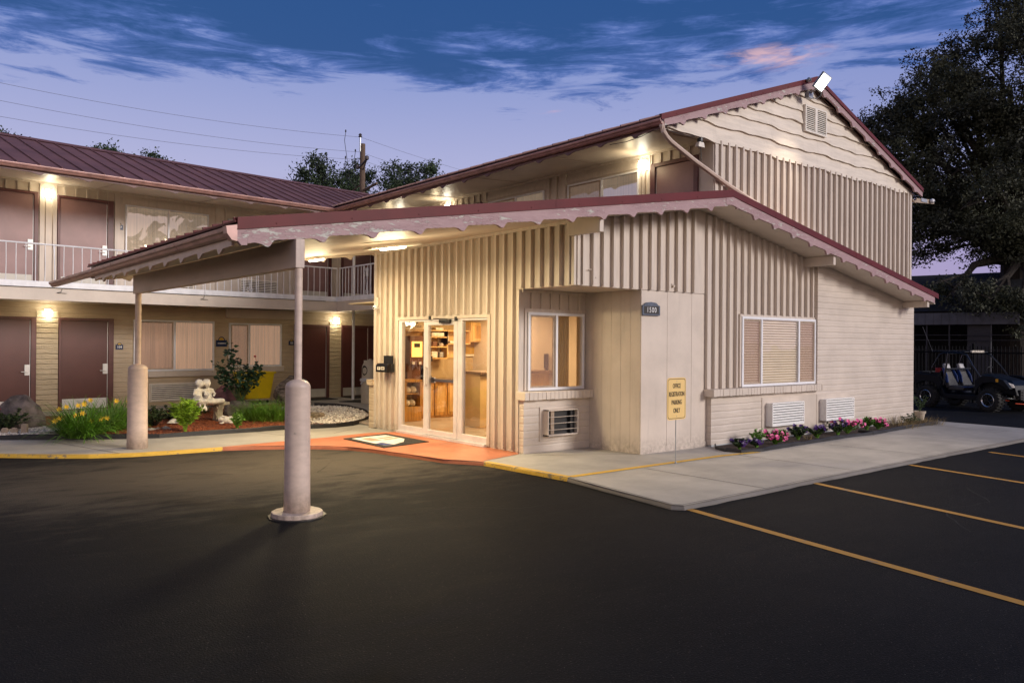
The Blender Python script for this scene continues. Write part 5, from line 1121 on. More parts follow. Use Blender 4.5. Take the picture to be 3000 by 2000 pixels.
mat_thing([(1.62, 12.28), (2.5, 12.36), (2.44, 13.1), (1.56, 13.0)], .095, 'small black mat before the farthest door on the right')
mat_thing([(.66, 11.35), (1.30, 11.66), (1.9, 11.2), (1.1, 10.6)], .095, 'black mat lying skewed on the concrete beside the litter bin')
# litter bin
t = thing('litter_bin', 'tan litter bin with a domed hood and white bag edge by the office corner', 'bin', (1.10, 10.45, .09))
mb = MB(); mb.lathe([(.215, 0), (.225, .02), (.225, .60), (.20, .62)], (0, 0, 0), 26); 
for i in range(14): a = 2*pi*i/14; mb.tube((.226*cos(a), .226*sin(a), .03), (.226*cos(a), .226*sin(a), .58), .008, 5)
mb.lathe([(.232, .10), (.232, .13)], (0, 0, 0), 26); mb.build('body', 'bin_tan', t)
mb = MB(); mb.lathe([(.21, .66), (.22, .70), (.215, .98), (.16, 1.10), (.05, 1.16), (.03, 1.18)], (0, 0, 0), 26); mb.build('hood', 'bin_tan', t, smooth=True)
mb = MB()
for sgn in (-1,):
    pts = []
    for k in range(16): a = 2*pi*k/16; ph = math.radians(198)+.42*cos(a); zz = .88+.13*sin(a); pts.append((.224*cos(ph), .224*sin(ph), zz))
    mb.add(pts+[(0.2*cos(math.radians(198)), .2*sin(math.radians(198)), .88)], [(k, (k+1) % 16, 16) for k in range(16)])
mb.build('opening', 'void', t)
mb = MB(); mb.lathe([(.222, .58), (.240, .60), (.235, .66), (.215, .68)], (0, 0, 0), 26); 
for i in range(9): a = 2.6+i*.2; mb.ell((.235*cos(a), .235*sin(a), .62), (.03, .03, .04), 7, 5, .3)
mb.path([(-.22, -.05, .60), (-.29, -.09, .56), (-.33, -.10, .53)], .02, 6); mb.build('bag', 'bag_white', t)
# yellow bin
t = thing('yellow_cart', 'yellow plastic laundry cart standing by the wall behind the rose bush', 'cart', (-1.33, 12.28, .09), AN)
def taper(mb, w0, d0, w1, d1, z0, z1): mb.add([(-w0, -d0, z0), (w0, -d0, z0), (w0, d0, z0), (-w0, d0, z0), (-w1, -d1, z1), (w1, -d1, z1), (w1, d1, z1), (-w1, d1, z1)], [(0, 3, 2, 1), (4, 5, 6, 7), (0, 1, 5, 4), (1, 2, 6, 5), (2, 3, 7, 6), (3, 0, 4, 7)])
mb = MB(); taper(mb, .34, .25, .43, .31, .12, .80); bevel(mb.build('tub', 'yellow_plastic', t), .03, 3)
mb = MB(); 
for bx in ((-.46, .46, -.335, -.30), (-.46, .46, .30, .335), (-.46, -.42, -.30, .30), (.42, .46, -.30, .30)): mb.box(*bx, .78, .83)
bevel(mb.build('rim', 'yellow_plastic', t), .01)
mb = MB(); mb.box(-.37, .37, -.28, .28, .085, .12); mb.build('dolly', 'block_tan', t)
for sx_ in (-.28, .28):
    for sy_ in (-.2, .2): mb = MB(); mb.tube((sx_-.015, sy_, .04), (sx_+.015, sy_, .04), .04, 14); mb.build('caster', 'rubber', t)
# bench with its carved supports
bn = thing('stone_bench', 'small concrete garden bench on carved scroll supports in the flower bed', 'bench', (-4.02, 8.22, .06), math.radians(8))
mb = MB(); n = 14; top = [(-.52+1.04*i/n, .10*(1-((i/n-.5)*2)**2)-.02) for i in range(n+1)]
mb.prism([(x, y-.17, .345) for x, y in top]+[(x, y+.17, .345) for x, y in top[::-1]], (0, 0, .06)); bevel(mb.build('seat', 'bench_stone', bn), .018, 3)
def bsup(x):
    mb = MB(); mb.prism([(x-.06, -.13, 0), (x-.06, .13, 0), (x-.06, .12, .05), (x-.06, .07, .12), (x-.06, .09, .24), (x-.06, .15, .345), (x-.06, -.15, .345), (x-.06, -.09, .24), (x-.06, -.07, .12), (x-.06, -.12, .05)], (.12, 0, 0))
    for sg in (-1, 1):
        for xx in (x-.065, x+.065):
            mb.path([(xx, sg*(.045+.05*cos(a*.55)*(1-a/14)), .27+.05*sin(a*.55)*(1-a/14)) for a in range(13)], .012, 5); mb.path([(xx, sg*.02, .20), (xx, sg*.06, .12), (xx, sg*.07, .05)], .012, 5)
    return bevel(mb.build('support', 'bench_stone', bn), .008)
bsup(-.36); bsup(.36)
# statues: blobs fused into one continuous surface
def fused(name, fn, loc, m, label, cat, rot=0., vox=.010):
    mb = MB(); fn(mb); o = mb.build(name, m, smooth=True); o.location = loc; o.rotation_euler = (0, 0, rot)
    r = o.modifiers.new('remesh', 'REMESH'); r.mode = 'VOXEL'; r.voxel_size = vox; r.use_smooth_shade = True
    sm = o.modifiers.new('smooth', 'SMOOTH'); sm.iterations = 3; sm.factor = .5
    return tag(o, label, cat)
def limb(mb, pts, rs): 
    mb.path(pts, 0, 10, rs=rs)
    for p, r in zip(pts, rs): mb.ell(p, (r, r, r), 10, 7)
def child(mb, x, sg):
    mb.ell((x, 0, .10), (.09, .10, .09), 14, 9); mb.ell((x+.03, -.08, .06), (.12, .09, .06), 12, 8); mb.ell((x, .0, .20), (.066, .055, .09), 14, 9); mb.ell((x, -.005, .275), (.07, .045, .035), 12, 8)
    limb(mb, [(x, 0, .28), (x+sg*.01, -.005, .33)], [.026, .026])
    hx = x+sg*.025; mb.ell((hx, -.015, .385), (.058, .062, .068), 16, 11); mb.ell((hx+sg*.01, -.075, .375), (.009, .014, .012), 8, 6); mb.ell((hx, -.065, .352), (.02, .015, .009), 8, 6)
    for k in (-1, 1): mb.ell((hx+k*.022, -.070, .393), (.010, .006, .007), 6, 5)
    for i in range(34):
        a = random.uniform(-.4, pi+.4); b = random.uniform(-.35, 1.3); mb.ell((hx+.058*cos(a)*cos(b), -.005+.060*sin(a)*cos(b)+.01, .395+.064*sin(b)), (.020, .020, .020), 7, 5)
    limb(mb, [(x-sg*.065, -.01, .275), (x-sg*.10, -.04, .20), (x-sg*.04, -.11, .17)], [.027, .022, .018]); mb.ell((x-sg*.03, -.12, .17), (.022, .02, .014), 8, 6)
    limb(mb, [(x+sg*.06, -.01, .275), (x+sg*.09, -.06, .24), (x+sg*.05, -.11, .20)], [.027, .022, .018])
    if x < 0:
        for k in (-1, 1): limb(mb, [(x+k*.04, -.02, .075), (x+k*.045-.02, -.15, .085), (x+k*.04-.02, -.17, -.04), (x+k*.04-.02, -.20, -.07)], [.05, .044, .034, .024])
    else:
        for k in (0, 1): limb(mb, [(x+.02, -.03-.05*k, .06), (x+.17, -.10-.05*k, .07), (x+.22, -.05-.04*k, .035), (x+.10, .0-.06*k, .03)], [.055, .048, .034, .024])
fused('cherub_statue', lambda m_: (child(m_, -.085, 1), child(m_, .095, -1), m_.ell((0, -.13, .19), (.05, .04, .008), 8, 6)), (-4.0, 8.20, .415), 'stone_white', 'white garden statue of two curly headed children sitting together on the bench', 'statue', math.radians(14)).scale = (1.22, 1.22, 1.12)
def rabbit(mb):
    mb.ell((0, 0, .07), (.13, .075, .07), 16, 10); mb.ell((.05, 0, .08), (.075, .08, .075), 14, 9); mb.ell((-.13, 0, .10), (.05, .045, .045), 12, 8); mb.ell((-.17, 0, .09), (.022, .024, .020), 8, 6)
    for k in (-1, 1): mb.ell((-.065, k*.03, .145), (.065, .014, .020), 10, 6, M=Matrix.Rotation(.25, 3, 'Y')); mb.ell((-.12, k*.035, .02), (.05, .02, .018), 8, 6); mb.ell((.06, k*.06, .03), (.06, .025, .03), 8, 6)
    mb.ell((.13, 0, .06), (.025, .025, .025), 8, 6)
fused('rabbit_statue', rabbit, (-3.66, 7.72, .055), 'stone_white', 'white stone rabbit lying on the mulch in front of the bench', 'statue', math.radians(-10), .007)
# rocks
def rock(name, loc, r, m, label, seed, rotz=0., cut=.5):
    rs = random.getstate(); random.seed(seed); bm = bmesh.new(); bmesh.ops.create_icosphere(bm, subdivisions=4, radius=1)
    planes = [(Vector((random.gauss(0, 1), random.gauss(0, 1), random.gauss(.1, 1))).normalized(), random.uniform(.62, .92)) for _ in range(16)]
    off = [random.uniform(0, 9) for _ in range(3)]
    for v in bm.verts:
        p = v.co.copy()
        for n_, d in planes:
            q = p.dot(n_)
            if q > d: p -= n_*(q-d)*.92
        nz = .03*sin(p.x*9+off[0])*sin(p.y*8+off[1])+.025*sin(p.z*13+off[2])+.012*sin(p.x*23+p.y*19)
        v.co = p*(1+nz)
    for v in bm.verts: v.co = Vector((v.co.x*r[0], v.co.y*r[1], max(-.25, v.co.z)*r[2]))
    me = bpy.data.meshes.new(name); bm.to_mesh(me); bm.free(); me.materials.append(MT[m]); o = bpy.data.objects.new(name, me); COL.objects.link(o)
    o.location = loc; o.rotation_euler = (0, 0, rotz); random.setstate(rs); return tag(o, label, 'rock')
rock('boulder', (-7.12, 8.86, .14), (.47, .36, .56), 'rock_dark', 'tall dark boulder at the left end of the garden bed', 17, .5)
rock('boulder', (-2.28, 11.75, .22), (.45, .33, .42), 'rock_red', 'reddish boulder behind the bench and left of the rose bush', 11, .2)
rock('boulder', (-2.86, 9.25, .14), (.42, .34, .33), 'rock_dark', 'low dark boulder between the bench and the grass clump', 8, .9)
rock('boulder', (-.72, 11.25, .28), (.52, .4, .62), 'rock_grey', 'grey streaked boulder half hidden behind the near canopy post', 23, -.4)
rock('small_rock', (-1.72, 7.80, .08), (.24, .17, .15), 'rock_tan', 'tan rock sitting in the pale gravel right of the near post', 31, .3)
rock('small_rock', (-6.45, 8.75, .06), (.26, .14, .12), 'rock_tan', 'flat brown stone between the dark boulder and the daylilies', 12, .2)
for i, (x, y, s_) in enumerate(((-5.23, 7.34, .10), (-5.08, 7.40, .085), (-4.95, 7.37, .12))): rock('small_rock', (x, y, .06), (s_, s_*.6, s_*.55), 'bench_stone', ['left pale stone in the mulch right of the far post', 'middle pale stone in the mulch right of the far post', 'right pale stone in the mulch right of the far post'][i], 40+i, i)
rock('small_rock', (-4.60, 8.05, .12), (.17, .10, .06), 'stone_white', 'flat white stone tucked among the shrubs left of the lime green plant', 52, .2)
for i in range(4):
    mb = MB(); mb.prism([(-.055, -.03, -.03), (.055, -.03, -.03), (.055, -.03, .10), (.03, -.03, .125), (-.03, -.03, .125), (-.055, -.03, .10)], (0, .06, 0)) if i < 3 else mb.box(-.045, .045, -.045, .045, -.03, .19)
    o = bevel(mb.build('edging_block', 'block_tan'), .012); p = [(-7.60, 7.98), (-7.46, 7.88), (-7.33, 7.80), (-7.19, 7.70)][i]; o.location = (*p, .07); o.rotation_euler = (0, 0, -.5)
    tag(o, ['scalloped edging block at the very left edge under the rose shrub', 'second scalloped edging block from the left under the shrub', 'third scalloped edging block, beside the square one', 'square upright edging block ending the short row by the gravel'][i], 'edging block', 'concrete edging blocks')

# ================================================================== PLANTS
def blade(mb, p, az_, L, lean, wd, droop=1.0, seg=5):
    """arching strap leaf"""
    d = Vector((cos(az_), sin(az_), 0)); s_ = Vector((-d.y, d.x, 0)); v = []; pos = Vector(p); el_ = pi/2-lean
    for i in range(seg+1):
        t = i/seg; w_ = wd*(1-t**2.2)*(.7+.6*t*(1-t))+.0006
        v += [pos-s_*w_/2, pos+s_*w_/2]
        pos = pos+(d*cos(el_)+Vector((0, 0, sin(el_))))*L/seg; el_ -= droop*(.25+.5*t)*random.uniform(.8, 1.2)
    mb.add(v, [(2*i, 2*i+1, 2*i+3, 2*i+2) for i in range(seg)])
    return pos
def leaf(mb, p, n_, L, wd, up=None):
    n_ = Vector(n_).normalized(); a = n_.cross(Vector((random.gauss(0, 1), random.gauss(0, 1), random.gauss(0, 1)))).normalized(); p = Vector(p); b = n_.cross(a)
    mb.add([p, p+n_*L*.4+a*wd/2+b*L*.06, p+n_*L-b*L*.1, p+n_*L*.4-a*wd/2+b*L*.06], [(0, 1, 2), (0, 2, 3)])
def tuft(name, loc, n, L, lean, wd, m, label, cat, droop=.9, spread=.1, group=None, dry=0):
    t = thing(name, label, cat, loc, 0, group); mb = MB()
    for i in range(n):
        a = random.uniform(0, 2*pi); r = spread*random.random()**.5
        blade(mb, (r*cos(a), r*sin(a), -.02), a+random.gauss(0, .5), L*random.uniform(.55, 1.1), abs(random.gauss(lean, .28)), wd*random.uniform(.7, 1.2), droop*random.uniform(.5, 1.2))
    mb.build('leaves', m, t)
    if dry:
        mb = MB()
        for i in range(dry): a = random.uniform(0, 2*pi); r = spread*random.random()**.5*1.5; blade(mb, (r*cos(a), r*sin(a), -.02), a+random.gauss(0, .5), L*random.uniform(.3, .7), abs(random.gauss(lean+.4, .3)), wd, droop)
        mb.build('dry_leaves', 'leaf_dry', t)
    return t
def flower6(mb, p, r, dirn):
    dirn = Vector(dirn).normalized(); a = dirn.orthogonal().normalized(); b = dirn.cross(a); p = Vector(p)
    for k in range(6):
        th = k*pi/3; q = a*cos(th)+b*sin(th); s_ = a*(-sin(th))+b*cos(th); w_ = r*.42
        mb.add([p, p+q*r*.45+s_*w_*.6+dirn*r*.45, p+q*r*1.0+dirn*r*.42, p+q*r*.45-s_*w_*.6+dirn*r*.45], [(0, 1, 2), (0, 2, 3)])
def daylily(loc, n, L, label, fl):
    t = tuft('daylily', loc, n, L, .72, .021, 'leaf_grass', label, 'plant', droop=.66, spread=.26, group='clumps of yellow daylilies')
    st = MB(); fw = MB()
    for x, y, z in fl:
        fw = MB(); p = Vector((x, y-.05, z*.84)); st.path([(x*.25, y*.25, 0), (x*.7, y*.7, z*.6), p], .004, 4); flower6(fw, p, .056, (random.uniform(-.6, .1), -1, .45)); fw.build('flower', 'petal_yellow', t)
    if fl: st.build('flower_stems', 'leaf_grass', t)
    return t
daylily((-6.42, 7.18, .05), 760, .86, 'large front daylily clump with orange yellow flowers left of the far canopy post', [(-.42, -.10, .34), (-.34, -.05, .38), (-.10, -.12, .44), (.0, -.05, .47), (.12, -.2, .31), (.30, -.12, .34), (.38, -.10, .35), (.0, .3, .60), (.10, .3, .62), (-.22, .1, .6), (-.3, .2, .55)])
daylily((-5.80, 7.85, .06), 520, .86, 'second daylily clump behind and right of the front one', [(-.35, .0, .66), (-.42, .1, .6), (.10, .05, .62), (.30, .0, .60)])
tuft('daylily', (-5.35, 8.5, .07), 180, .70, .5, .016, 'leaf_grass', 'flowerless strap leaved clump just left of the far canopy post', 'plant', droop=.6, spread=.16)
tuft('grass_clump', (-2.72, 7.95, .06), 2600, .62, .55, .006, 'leaf_grass', 'wide soft green grass clump left of the near canopy post', 'grass clump', droop=.8, spread=.55, dry=260)
tuft('grass_clump', (-3.55, 9.9, .07), 160, .5, .6, .02, 'leaf_shrub', 'dark green clump in shade under the stone bench', 'plant', droop=.7, spread=.2)
def shrub(name, loc, rx, rz, n, L, wd, m, label, cat='shrub', stems=14, up=.4, flowers=None, sm='bark', group=None, rot=0):
    t = thing(name, label, cat, loc, rot, group); st = MB(); lf = MB(); tips = []
    for i in range(stems):
        a = 2*pi*i/stems+random.uniform(-.3, .3); rr = rx*random.uniform(.15, 1)**.6; h = rz*random.uniform(.6, 1.05)*(1-.35*(rr/rx)**2)
        pts = [Vector((random.uniform(-.02, .02), random.uniform(-.02, .02), 0)), Vector((rr*cos(a)*.35, rr*sin(a)*.35, h*.45)), Vector((rr*cos(a)*.8, rr*sin(a)*.8, h*.8)), Vector((rr*cos(a), rr*sin(a), h))]
        st.path(pts, .005, 4, rs=[.009, .006, .004, .002]); tips.append(pts)
    for i in range(n):
        pts = random.choice(tips); q = random.uniform(.25, 1)*2.999; k = int(q); p = pts[k].lerp(pts[k+1], q-k)
        a = random.uniform(0, 2*pi); leaf(lf, p, (cos(a), sin(a), random.uniform(-.2, 1)*up+.1), L*random.uniform(.6, 1.2), wd*random.uniform(.7, 1.2))
    st.build('stems', sm, t); lf.build('foliage', m, t)
    if flowers:
        fm, cnt, r, zlo = flowers; fb_ = MB()
        for i in range(cnt):
            p = random.choice(tips)[3]*random.uniform(.75, 1.08); p = Vector((p.x, p.y, max(p.z, zlo))); d = Vector((p.x*2-.3, p.y*2-.8, .7)).normalized(); a = d.orthogonal().normalized(); b = d.cross(a); c = p+d*r*.3
            ring = [c+(a*cos(2*pi*k/10)+b*sin(2*pi*k/10))*r*random.uniform(.85, 1.1)+d*r*random.uniform(-.1, .25) for k in range(10)]
            fb_.add(ring+[c-d*r*.25], [(k, (k+1) % 10, 10) for k in range(10)])
            if cnt <= 60: fb_.build('flower', fm, t); fb_ = MB()
        if cnt > 60: fb_.build('flowers', fm, t)
    return t
shrub('lily_plant', (-4.76, 6.85, .05), .25, .64, 1300, .15, .026, 'leaf_lime', 'bright lime green leafy plant on the mulch in front of the statue', 'plant', stems=16, up=.7, sm='leaf_lime')
shrub('low_shrub', (-5.0, 7.95, .05), .42, .46, 1500, .05, .028, 'leaf_shrub', 'dull green bushy shrub right behind the far canopy post', stems=26)
shrub('low_shrub', (-4.45, 8.7, .07), .36, .36, 900, .05, .028, 'leaf_shrub', 'small dull green shrub between the lime plant and the wall', stems=20)
shrub('small_bush', (-3.84, 6.72, .05), .13, .36, 380, .06, .03, 'leaf_grass', 'little bright green bush at the mulch edge below the rabbit', stems=12, sm='leaf_grass', up=.6)
shrub('rose_shrub', (-7.42, 8.35, .06), .42, .52, 1300, .055, .035, 'leaf_shrub', 'dark rose shrub with a red bloom in front of the dark boulder', stems=22, flowers=('petal_red', 2, .03, .4))
def rose():
    t = thing('rose_bush', 'tall rose bush with bluish green leaves in front of the yellow cart', 'bush', (-2.42, 10.35, .09)); st = MB(); lf = MB()
    seeds = [(-.25, .02, 1.50), (-.52, .1, 1.08), (-.36, 0, .95), (-.1, -.05, 1.22), (.12, .1, 1.02), (.34, -.05, 1.12), (.42, .0, .86), (.28, .08, .68), (-.2, 0, .72), (.05, .05, .55), (-.45, 0, .82), (.2, 0, .9), (-.05, 0, .85), (.40, 0, 1.02), (-.3, 0, 1.3)]
    for x, y, z in seeds:
        e = Vector((x*1.1, y, z)); m_ = Vector((x*.35, y*.4, z*.45)); st.path([(0, 0, 0), m_*.6+Vector((0, 0, .05)), m_, e.lerp(m_, .3), e], .006, 5, rs=[.014, .011, .009, .006, .003])
        for k in range(44):
            q = random.uniform(.42, 1.05); p = m_.lerp(e, q)+Vector((random.gauss(0, .06), random.gauss(0, .07), random.gauss(0, .045))); a = random.uniform(0, 2*pi)
            leaf(lf, p, (cos(a), sin(a), random.uniform(-.5, .2)), random.uniform(.085, .13), random.uniform(.065, .09))
    st.build('stems', 'leaf_shrub', t); lf.build('foliage', 'leaf_rose', t)
    mb = MB(); mb.tube((.42, -.05, 1.0), (.33, -.05, 1.26), .004, 5)
    for i in range(9): mb.ell((.33+random.uniform(-.012, .012), -.05+random.uniform(-.012, .012), 1.27+random.uniform(-.01, .012)), (.02, .02, .016), 7, 5)
    mb.build('rose_flower', 'petal_red', t)
rose()
# petunia bed on the right
RBP = [(1.70, -.62, 'petal_purple', 8, .20, 'dark purple petunia at the near left end of the right bed', .14), (2.12, -.66, 'petal_purple', 7, .17, 'second dark purple petunia plant from the near end', .12), (2.42, -.48, None, 0, .30, 'tall flowerless green plant between purple and pink petunias', .12), (2.78, -.60, 'petal_pink', 26, .27, 'bright pink petunia below the left wall air conditioner', .19), (3.22, -.45, 'petal_pink', 1, .24, 'thin green stalk plant right of the bright pink petunia', .08), (3.66, -.50, 'petal_purple', 9, .34, 'tall purple petunia beside the dry stalks in the middle', .14), (4.22, -.55, 'petal_purple', 16, .30, 'broad purple petunia between the two wall air conditioners', .22), (5.02, -.52, 'petal_purple', 7, .30, 'purple petunia just left of the big pink one', .18), (5.42, -.50, 'petal_pink', 34, .34, 'largest pink petunia under the right wall air conditioner', .28), (6.35, -.42, None, 0, .32, 'green leafy plant just left of the last pink petunia', .15), (6.68, -.48, 'petal_pink', 16, .26, 'last pink petunia at the far end of the flowers', .18)]
for x, y, fm, k, h, lb, rx in RBP:
    shrub('petunia' if fm else 'green_plant', (x, y, .02), rx*1.2, h*.92, 700 if rx > .12 else 300, .05, .028, 'leaf_grass' if not fm or fm == 'petal_pink' else 'leaf_shrub', lb, 'flower' if fm else 'plant', stems=14, up=.5, sm='leaf_grass', flowers=(fm, int(k*1.5), .038, .06) if fm else None)
tuft('dry_grass', (7.6, -.42, .02), 420, .30, .5, .004, 'leaf_dry', 'thin dry grass tufts in the far part of the right bed', 'grass clump', droop=.5, spread=.45)
tuft('dry_grass', (8.75, -.40, .02), 500, .24, .5, .004, 'leaf_dry', 'dry straw coloured grass at the far corner of the right bed', 'grass clump', droop=.5, spread=.5)
tuft('dry_stalk', (3.86, -.58, .02), 30, .16, .4, .008, 'leaf_dry', 'small withered orange stalk among the purple petunias', 'plant', droop=.5, spread=.06)
shrub('weed', (8.25, -.42, .02), .22, .26, 300, .05, .02, 'leaf_shrub', 'dark green weed near the far corner of the block wall', 'plant', stems=12, sm='leaf_shrub')
t = thing('plant_pot', 'tan flower pot with a leggy plant at the far building corner', 'pot', (9.55, -.06, 0)); mb = MB(); mb.lathe([(.085, 0), (.115, .17), (.13, .17), (.135, .22), (.12, .22), (.115, .19)], (0, 0, 0), 22); mb.build('pot', 'pot', t)
st = MB(); lf = MB()
for i in range(11):
    a = random.uniform(0, 6.28); e = Vector((.16*cos(a), .16*sin(a), random.uniform(.4, .62))); st.path([(0, 0, .2), e*.5+Vector((0, 0, .12)), e], .004, 4)
    for k in range(9): q = random.uniform(.4, 1); b = random.uniform(0, 6.28); leaf(lf, e*q+Vector((0, 0, .2*(1-q))), (cos(b), sin(b), .2), .06, .045)
st.build('stems', 'leaf_shrub', t); lf.build('foliage', 'leaf_shrub', t)

# ================================================================== TREES
def leafcloud(clumps, n, size, seed, flat=.6, sub=26):
    """many small leaves gathered on twigs inside clump ellipsoids (cx,cy,cz,rx,ry,rz)"""
    rg = np.random.default_rng(seed); C_ = np.array([[c[0]+c[3]*a[0], c[1]+c[4]*a[1], c[2]+c[5]*a[2], c[3]*q, c[4]*q, c[5]*q*.8] for c in clumps for a, q in zip((lambda d: d/np.linalg.norm(d, axis=1)[:, None]*(rg.random((sub, 1))**.4))(rg.normal(size=(sub, 3))), rg.uniform(.22, .42, sub))]); vol = C_[:, 3]*C_[:, 4]*C_[:, 5]; pr_ = vol**.75; pr_ /= pr_.sum()
    nt_ = n//22; idx = rg.choice(len(C_), nt_, p=pr_); d = rg.normal(size=(nt_, 3)); d /= np.linalg.norm(d, axis=1)[:, None]; rad = rg.random(nt_)**.40
    tw = C_[idx, :3]+d*C_[idx, 3:]*rad[:, None]                            # twig centres
    out = d*C_[idx, 3:]; out /= np.linalg.norm(out, axis=1)[:, None]; out[:, 2] -= .25
    tid = np.repeat(np.arange(nt_), 22); t = rg.random(len(tid))*2-1
    p = tw[tid]+out[tid]*t[:, None]*size*3.2+rg.normal(size=(len(tid), 3))*size*.75
    a = rg.normal(size=(len(tid), 3)); a /= np.linalg.norm(a, axis=1)[:, None]; b = rg.normal(size=(len(tid), 3)); b -= (a*b).sum(1)[:, None]*a; b /= np.linalg.norm(b, axis=1)[:, None]
    s_ = size*rg.uniform(.55, 1.2, len(tid))[:, None]
    v = np.stack([p-a*s_*.6, p+b*s_*flat*.5, p+a*s_*.6, p-b*s_*flat*.5], 1).reshape(-1, 3); return v
def fast_mesh(name, v, m, parent=None):
    me = bpy.data.meshes.new(name); nv = len(v); nf = nv//4; me.vertices.add(nv); me.vertices.foreach_set('co', v.astype(np.float32).ravel())
    me.loops.add(nv); me.loops.foreach_set('vertex_index', np.arange(nv, dtype=np.int32)); me.polygons.add(nf); me.polygons.foreach_set('loop_start', np.arange(0, nv, 4, dtype=np.int32)); me.polygons.foreach_set('loop_total', np.full(nf, 4, dtype=np.int32))
    me.update(calc_edges=True); me.materials.append(MT[m]); o = bpy.data.objects.new(name, me); COL.objects.link(o)
    if parent: o.parent = parent; ROOTM[o.name] = rootmat(parent)
    return o
def tree(loc, clumps, n, size, label, seed, m='leaf_dark', trunk_r=.3, split=3., group=None):
    t = thing('tree', label, 'tree', loc, 0, group); rs = random.getstate(); random.seed(seed)
    mb = MB(); top = max(c[2] for c in clumps); hub = Vector((0, 0, split))
    mb.path([(0, 0, -.3), (.05, 0, split*.5), hub], trunk_r, 12, rs=[trunk_r*1.35, trunk_r*1.05, trunk_r*.9])
    for c in clumps:
        e = Vector(c[:3]); q = hub.lerp(e, .5)+Vector((random.uniform(-.4, .4), random.uniform(-.4, .4), random.uniform(0, .5))); r0 = trunk_r*.55*min(1, (c[3]/2.5))
        mb.path([hub-Vector((0, 0, .2)), hub.lerp(q, .55), q, e], r0, 7, rs=[r0*1.2, r0*.9, r0*.6, r0*.2])
        for k in range(5):
            d = Vector((random.gauss(0, 1), random.gauss(0, 1), random.gauss(.2, .8))).normalized(); mb.path([q.lerp(e, random.uniform(.2, 1)), e+Vector((d.x*c[3], d.y*c[4], d.z*c[5]))*.8], r0*.2, 5, rs=[r0*.3, r0*.06])
    mb.build('trunk', 'bark', t); random.setstate(rs)
    fast_mesh('crown', leafcloud(clumps, n, size, seed), m, t); return t
def px(u, v, w): return CP+(F+R*((u-1500)/2335.8)-U*((v-1000)/2335.8))*w
# big tree behind the right of the block
b0 = px(2975, 1150, 33); b0.z = GZ
def rel(u, v, w, rx, ry, rz): p = px(u, v, w)-b0; return (p.x, p.y, p.z, rx, ry, rz)
CL = [rel(2960, 250, 33, 3.4, 3.4, 3.0), rel(2800, 330, 33, 2.3, 2.3, 1.9), rel(2700, 400, 34, 1.9, 1.9, 1.5), rel(2610, 430, 34, 1.3, 1.3, .9), rel(2570, 500, 35, 1.7, 1.7, 1.4), rel(2700, 540, 33, 2.4, 2.4, 1.9), rel(2900, 500, 32, 3.4, 3.4, 2.6), rel(2820, 200, 34, 1.5, 1.5, 1.2), rel(2930, 100, 34, 1.8, 1.8, 1.4), rel(3060, 60, 33, 2.4, 2.4, 2.0), rel(3100, 400, 32, 3.2, 3.2, 3.2), rel(2720, 690, 33, 1.6, 1.6, 1.0), rel(2860, 680, 32, 2.2, 2.2, 1.0), rel(3050, 680, 31, 2.4, 2.4, 1.6), rel(2790, 860, 31, 1.7, 1.2, .75), rel(2900, 880, 30.5, 1.9, 1.2, .8), rel(2510, 440, 36, .9, .9, .8), rel(2985, 910, 30, 1.3, 1.0, .9), rel(2725, 620, 33, 1.5, 1.5, 1.2), rel(2700, 750, 34, .7, .7, .45), rel(2500, 395, 36, .9, .9, .7), rel(2545, 370, 36, .9, .9, .7), rel(2480, 430, 37, .7, .7, .6), rel(2620, 330, 35, 1.2, 1.2, 1.0), rel(2680, 280, 35, .9, .9, .8), rel(2560, 600, 36, 1.6, 1.6, 1.4), rel(2530, 480, 37, 1.3, 1.3, 1.1), rel(2640, 380, 36, 1.3, 1.3, 1.0), rel(2740, 250, 35, 1.2, 1.2, .9)]
tree(b0, CL, 210000, .115, 'huge dark tree filling the right edge of the view behind the block', 5, trunk_r=.62, split=5.6)
